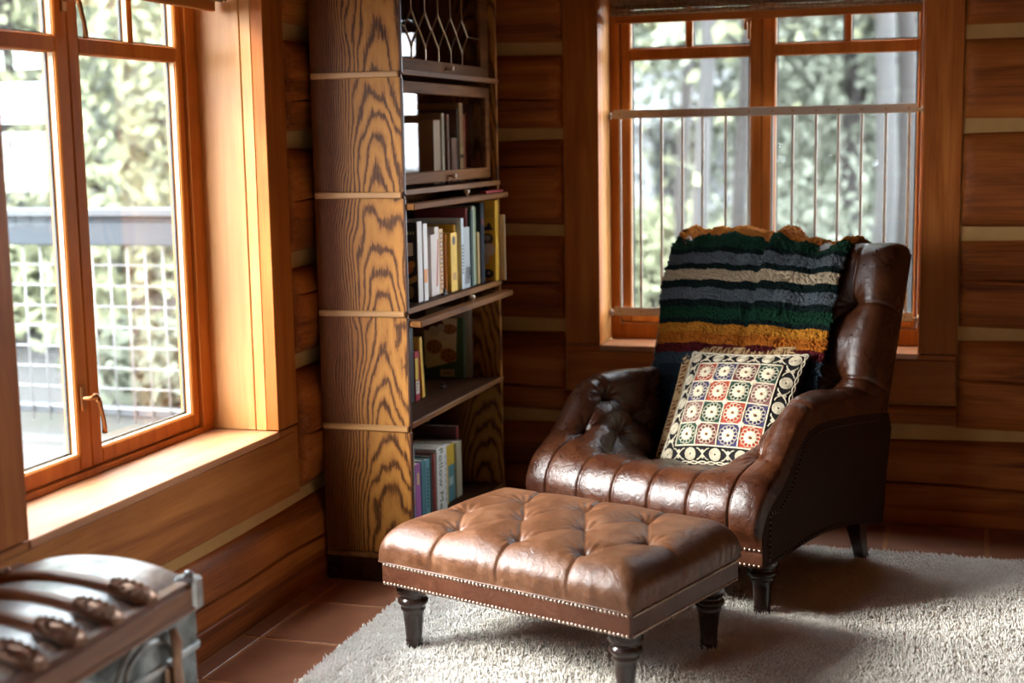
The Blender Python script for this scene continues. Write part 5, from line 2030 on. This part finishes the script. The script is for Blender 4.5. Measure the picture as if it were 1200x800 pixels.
TREES = [  # picture column, distance, height, trunk radius, crown radius, crown z range, leaves, leaf size, leaf mat, bark, label
    (800, 15.5, 11, 0.055, 2.6, (4.2, 11), 2600, 0.16, 0, 0, 'slim pale trunk seen through the left pane of the back window'),
    (818, 12.5, 11, 0.062, 2.6, (4.3, 11), 2600, 0.16, 0, 0, 'grey trunk just right of the slim pale one, left pane of back window'),
    (865, 14.5, 11, 0.065, 2.5, (3.6, 11), 2600, 0.16, 1, 1, 'brown trunk nearest the middle post of the back window'),
    (1034, 13.5, 12, 0.085, 2.6, (4.4, 12), 2600, 0.16, 1, 0, 'thick pale trunk in the right pane of the back window'),
    (1060, 16.0, 12, 0.095, 2.6, (4.4, 12), 2600, 0.16, 1, 1, 'thick darker trunk at the right edge of the back window'),
    (735, 32.0, 9, 0.14, 2.8, (1.2, 9), 5200, 0.18, 0, 1, 'yellow green leafy tree at the left edge of the back window'),
    (992, 20.0, 9, 0.13, 1.7, (1.6, 9), 5200, 0.16, 1, 1, 'grey green leafy tree right of the middle post outside'),
    (990, 27.0, 10, 0.15, 3.0, (1.4, 10), 5200, 0.19, 1, 1, 'farther leafy tree between the two middle trunks outside'),
    (1110, 24.0, 10, 0.15, 3.0, (1.0, 10), 5200, 0.18, 2, 1, 'deep green tree hidden mostly by the right casing of the back window'),
    (690, 33.0, 11, 0.18, 4.2, (1.0, 11), 5200, 0.24, 2, 1, 'deep green tree far behind the left casing of the back window'),
    (860, 36.0, 12, 0.2, 4.6, (1.5, 12), 6200, 0.26, 0, 1, 'broad yellow green tree far behind the white building'),
    (1010, 40.0, 13, 0.2, 5.0, (1.2, 13), 6200, 0.27, 1, 1, 'broad grey green tree farthest behind the right pane'),
    (20, 17.0, 10, 0.15, 2.8, (0.8, 10), 6200, 0.15, 0, 1, 'bushy yellow green tree at the left edge of the left window'),
    (120, 21.0, 11, 0.16, 3.0, (1.6, 11), 6200, 0.17, 1, 1, 'grey green tree above the railing in the left window'),
    (200, 26.0, 11, 0.16, 3.4, (1.2, 11), 6200, 0.2, 0, 1, 'yellow green tree seen through the right sash of the left window'),
    (60, 33.0, 13, 0.2, 4.6, (1.0, 13), 6200, 0.25, 2, 1, 'deep green tree behind the others in the left window'),
    (30, 52.0, 17, 0.2, 6.4, (1.0, 17), 5600, 0.36, 0, 1, 'distant yellow green tree at the far left beyond the railing'),
    (740, 50.0, 16, 0.2, 6.4, (1.0, 16), 5600, 0.36, 1, 1, 'distant grey green tree beyond the left pane of the back window'),
    (940, 54.0, 17, 0.2, 6.6, (1.0, 17), 5600, 0.36, 0, 1, 'distant yellow green tree beyond the middle post of the back window'),
    (1110, 50.0, 16, 0.2, 6.4, (1.0, 16), 5600, 0.36, 1, 1, 'distant grey green tree beyond the right edge of the back window'),
    (160, 45.0, 14, 0.2, 5.6, (1.0, 14), 5200, 0.32, 1, 1, 'tallest grey green tree farthest in the left window'),
]
for (c_, d_, h_, r_, cr_, cz_, n_, lf, lm, bk, lab) in TREES:
    x, y = at_px(c_, d_)
    tree(x, y, h_, r_, cr_, cz_, n_, lf, M_LEAF[lm], M_BARK[bk], lab)


def shrub(c_, d_, r_, h_, lm, label):
    x, y = at_px(c_, d_)
    root = empty('garden_shrub', (x, y, -0.55))
    tag(root, label, 'shrub', 'low shrubs in the garden')
    q = np.random.default_rng(int(d_ * 31 + c_))
    n = 2200
    P0 = q.normal(0, 1, (n, 3)) * np.array([r_ * 0.42, r_ * 0.42, h_ * 0.30]) + np.array([0, 0, h_ * 0.5])
    P0[:, 2] = np.abs(P0[:, 2])
    d1 = q.normal(0, 1, (n, 3))
    d1 /= np.linalg.norm(d1, axis=1, keepdims=True)
    d2 = np.cross(d1, q.normal(0, 1, (n, 3)))
    d2 /= np.linalg.norm(d2, axis=1, keepdims=True)
    s = 0.09 * q.uniform(0.6, 1.3, (n, 1))
    f_ = np_mesh('foliage', np.stack([P0 - d1 * s, P0 + d2 * s * 0.5, P0 + d1 * s, P0 - d2 * s * 0.5], 1).reshape(-1, 3), np.arange(4 * n).reshape(-1, 4), M_LEAF[lm], root, smooth=False)
    f_['kind'] = 'stuff'
    mb = MB()
    for k in range(5):
        a = k * 1.26
        mb.tube([(0, 0, 0), (0.2 * r_ * math.cos(a), 0.2 * r_ * math.sin(a), h_ * 0.4), (0.4 * r_ * math.cos(a), 0.4 * r_ * math.sin(a), h_ * 0.8)], [0.02, 0.014, 0.006], 5)
    mb.build('stems', M_BARK[1], root, True)


shrub(20, 17.0, 1.0, 1.0, 0, 'yellow green shrub behind the railing mesh in the left sash')
shrub(130, 20.0, 1.1, 1.0, 1, 'grey green shrub behind the railing mesh in the right sash')
shrub(196, 11.5, 0.6, 0.45, 2, 'low dark shrub near the right end of the railing mesh')
shrub(760, 17.0, 1.0, 1.0, 0, 'yellow green shrub low in the left pane of the back window')
shrub(930, 18.0, 1.2, 1.1, 1, 'grey green shrub low behind the window guard at right')

M_HOUSE = plain('white_clapboard', (0.36, 0.37, 0.38), 0.8)
M_ROOF = plain('pale_metal_roof', (0.26, 0.27, 0.28), 0.5)
hx, hy = at_px(815, 27.0)
hs = empty('white_building', (hx, hy, -0.55), yaw - math.atan(215 / 1667))
tag(hs, 'small white building beyond the trunks in the left pane', 'building')
MB().box(-1.25, 1.25, 0, 4, 0, 2.2).build('wall', M_HOUSE, hs)
M = Matrix(((0, 0, 1, -1.5), (1, 0, 0, 0), (0, 1, 0, 0), (0, 0, 0, 1)))
MB().prism([(-0.35, 2.15), (-0.35, 2.25), (2.0, 3.25), (4.35, 2.25), (4.35, 2.15), (2.0, 3.12)], 3.0, M).build('roof', M_ROOF, hs)
MB().box(-0.75, 0.05, -0.03, 0.02, 0.05, 1.9, 0.01).build('garage_door', M_RAILTOP, hs)
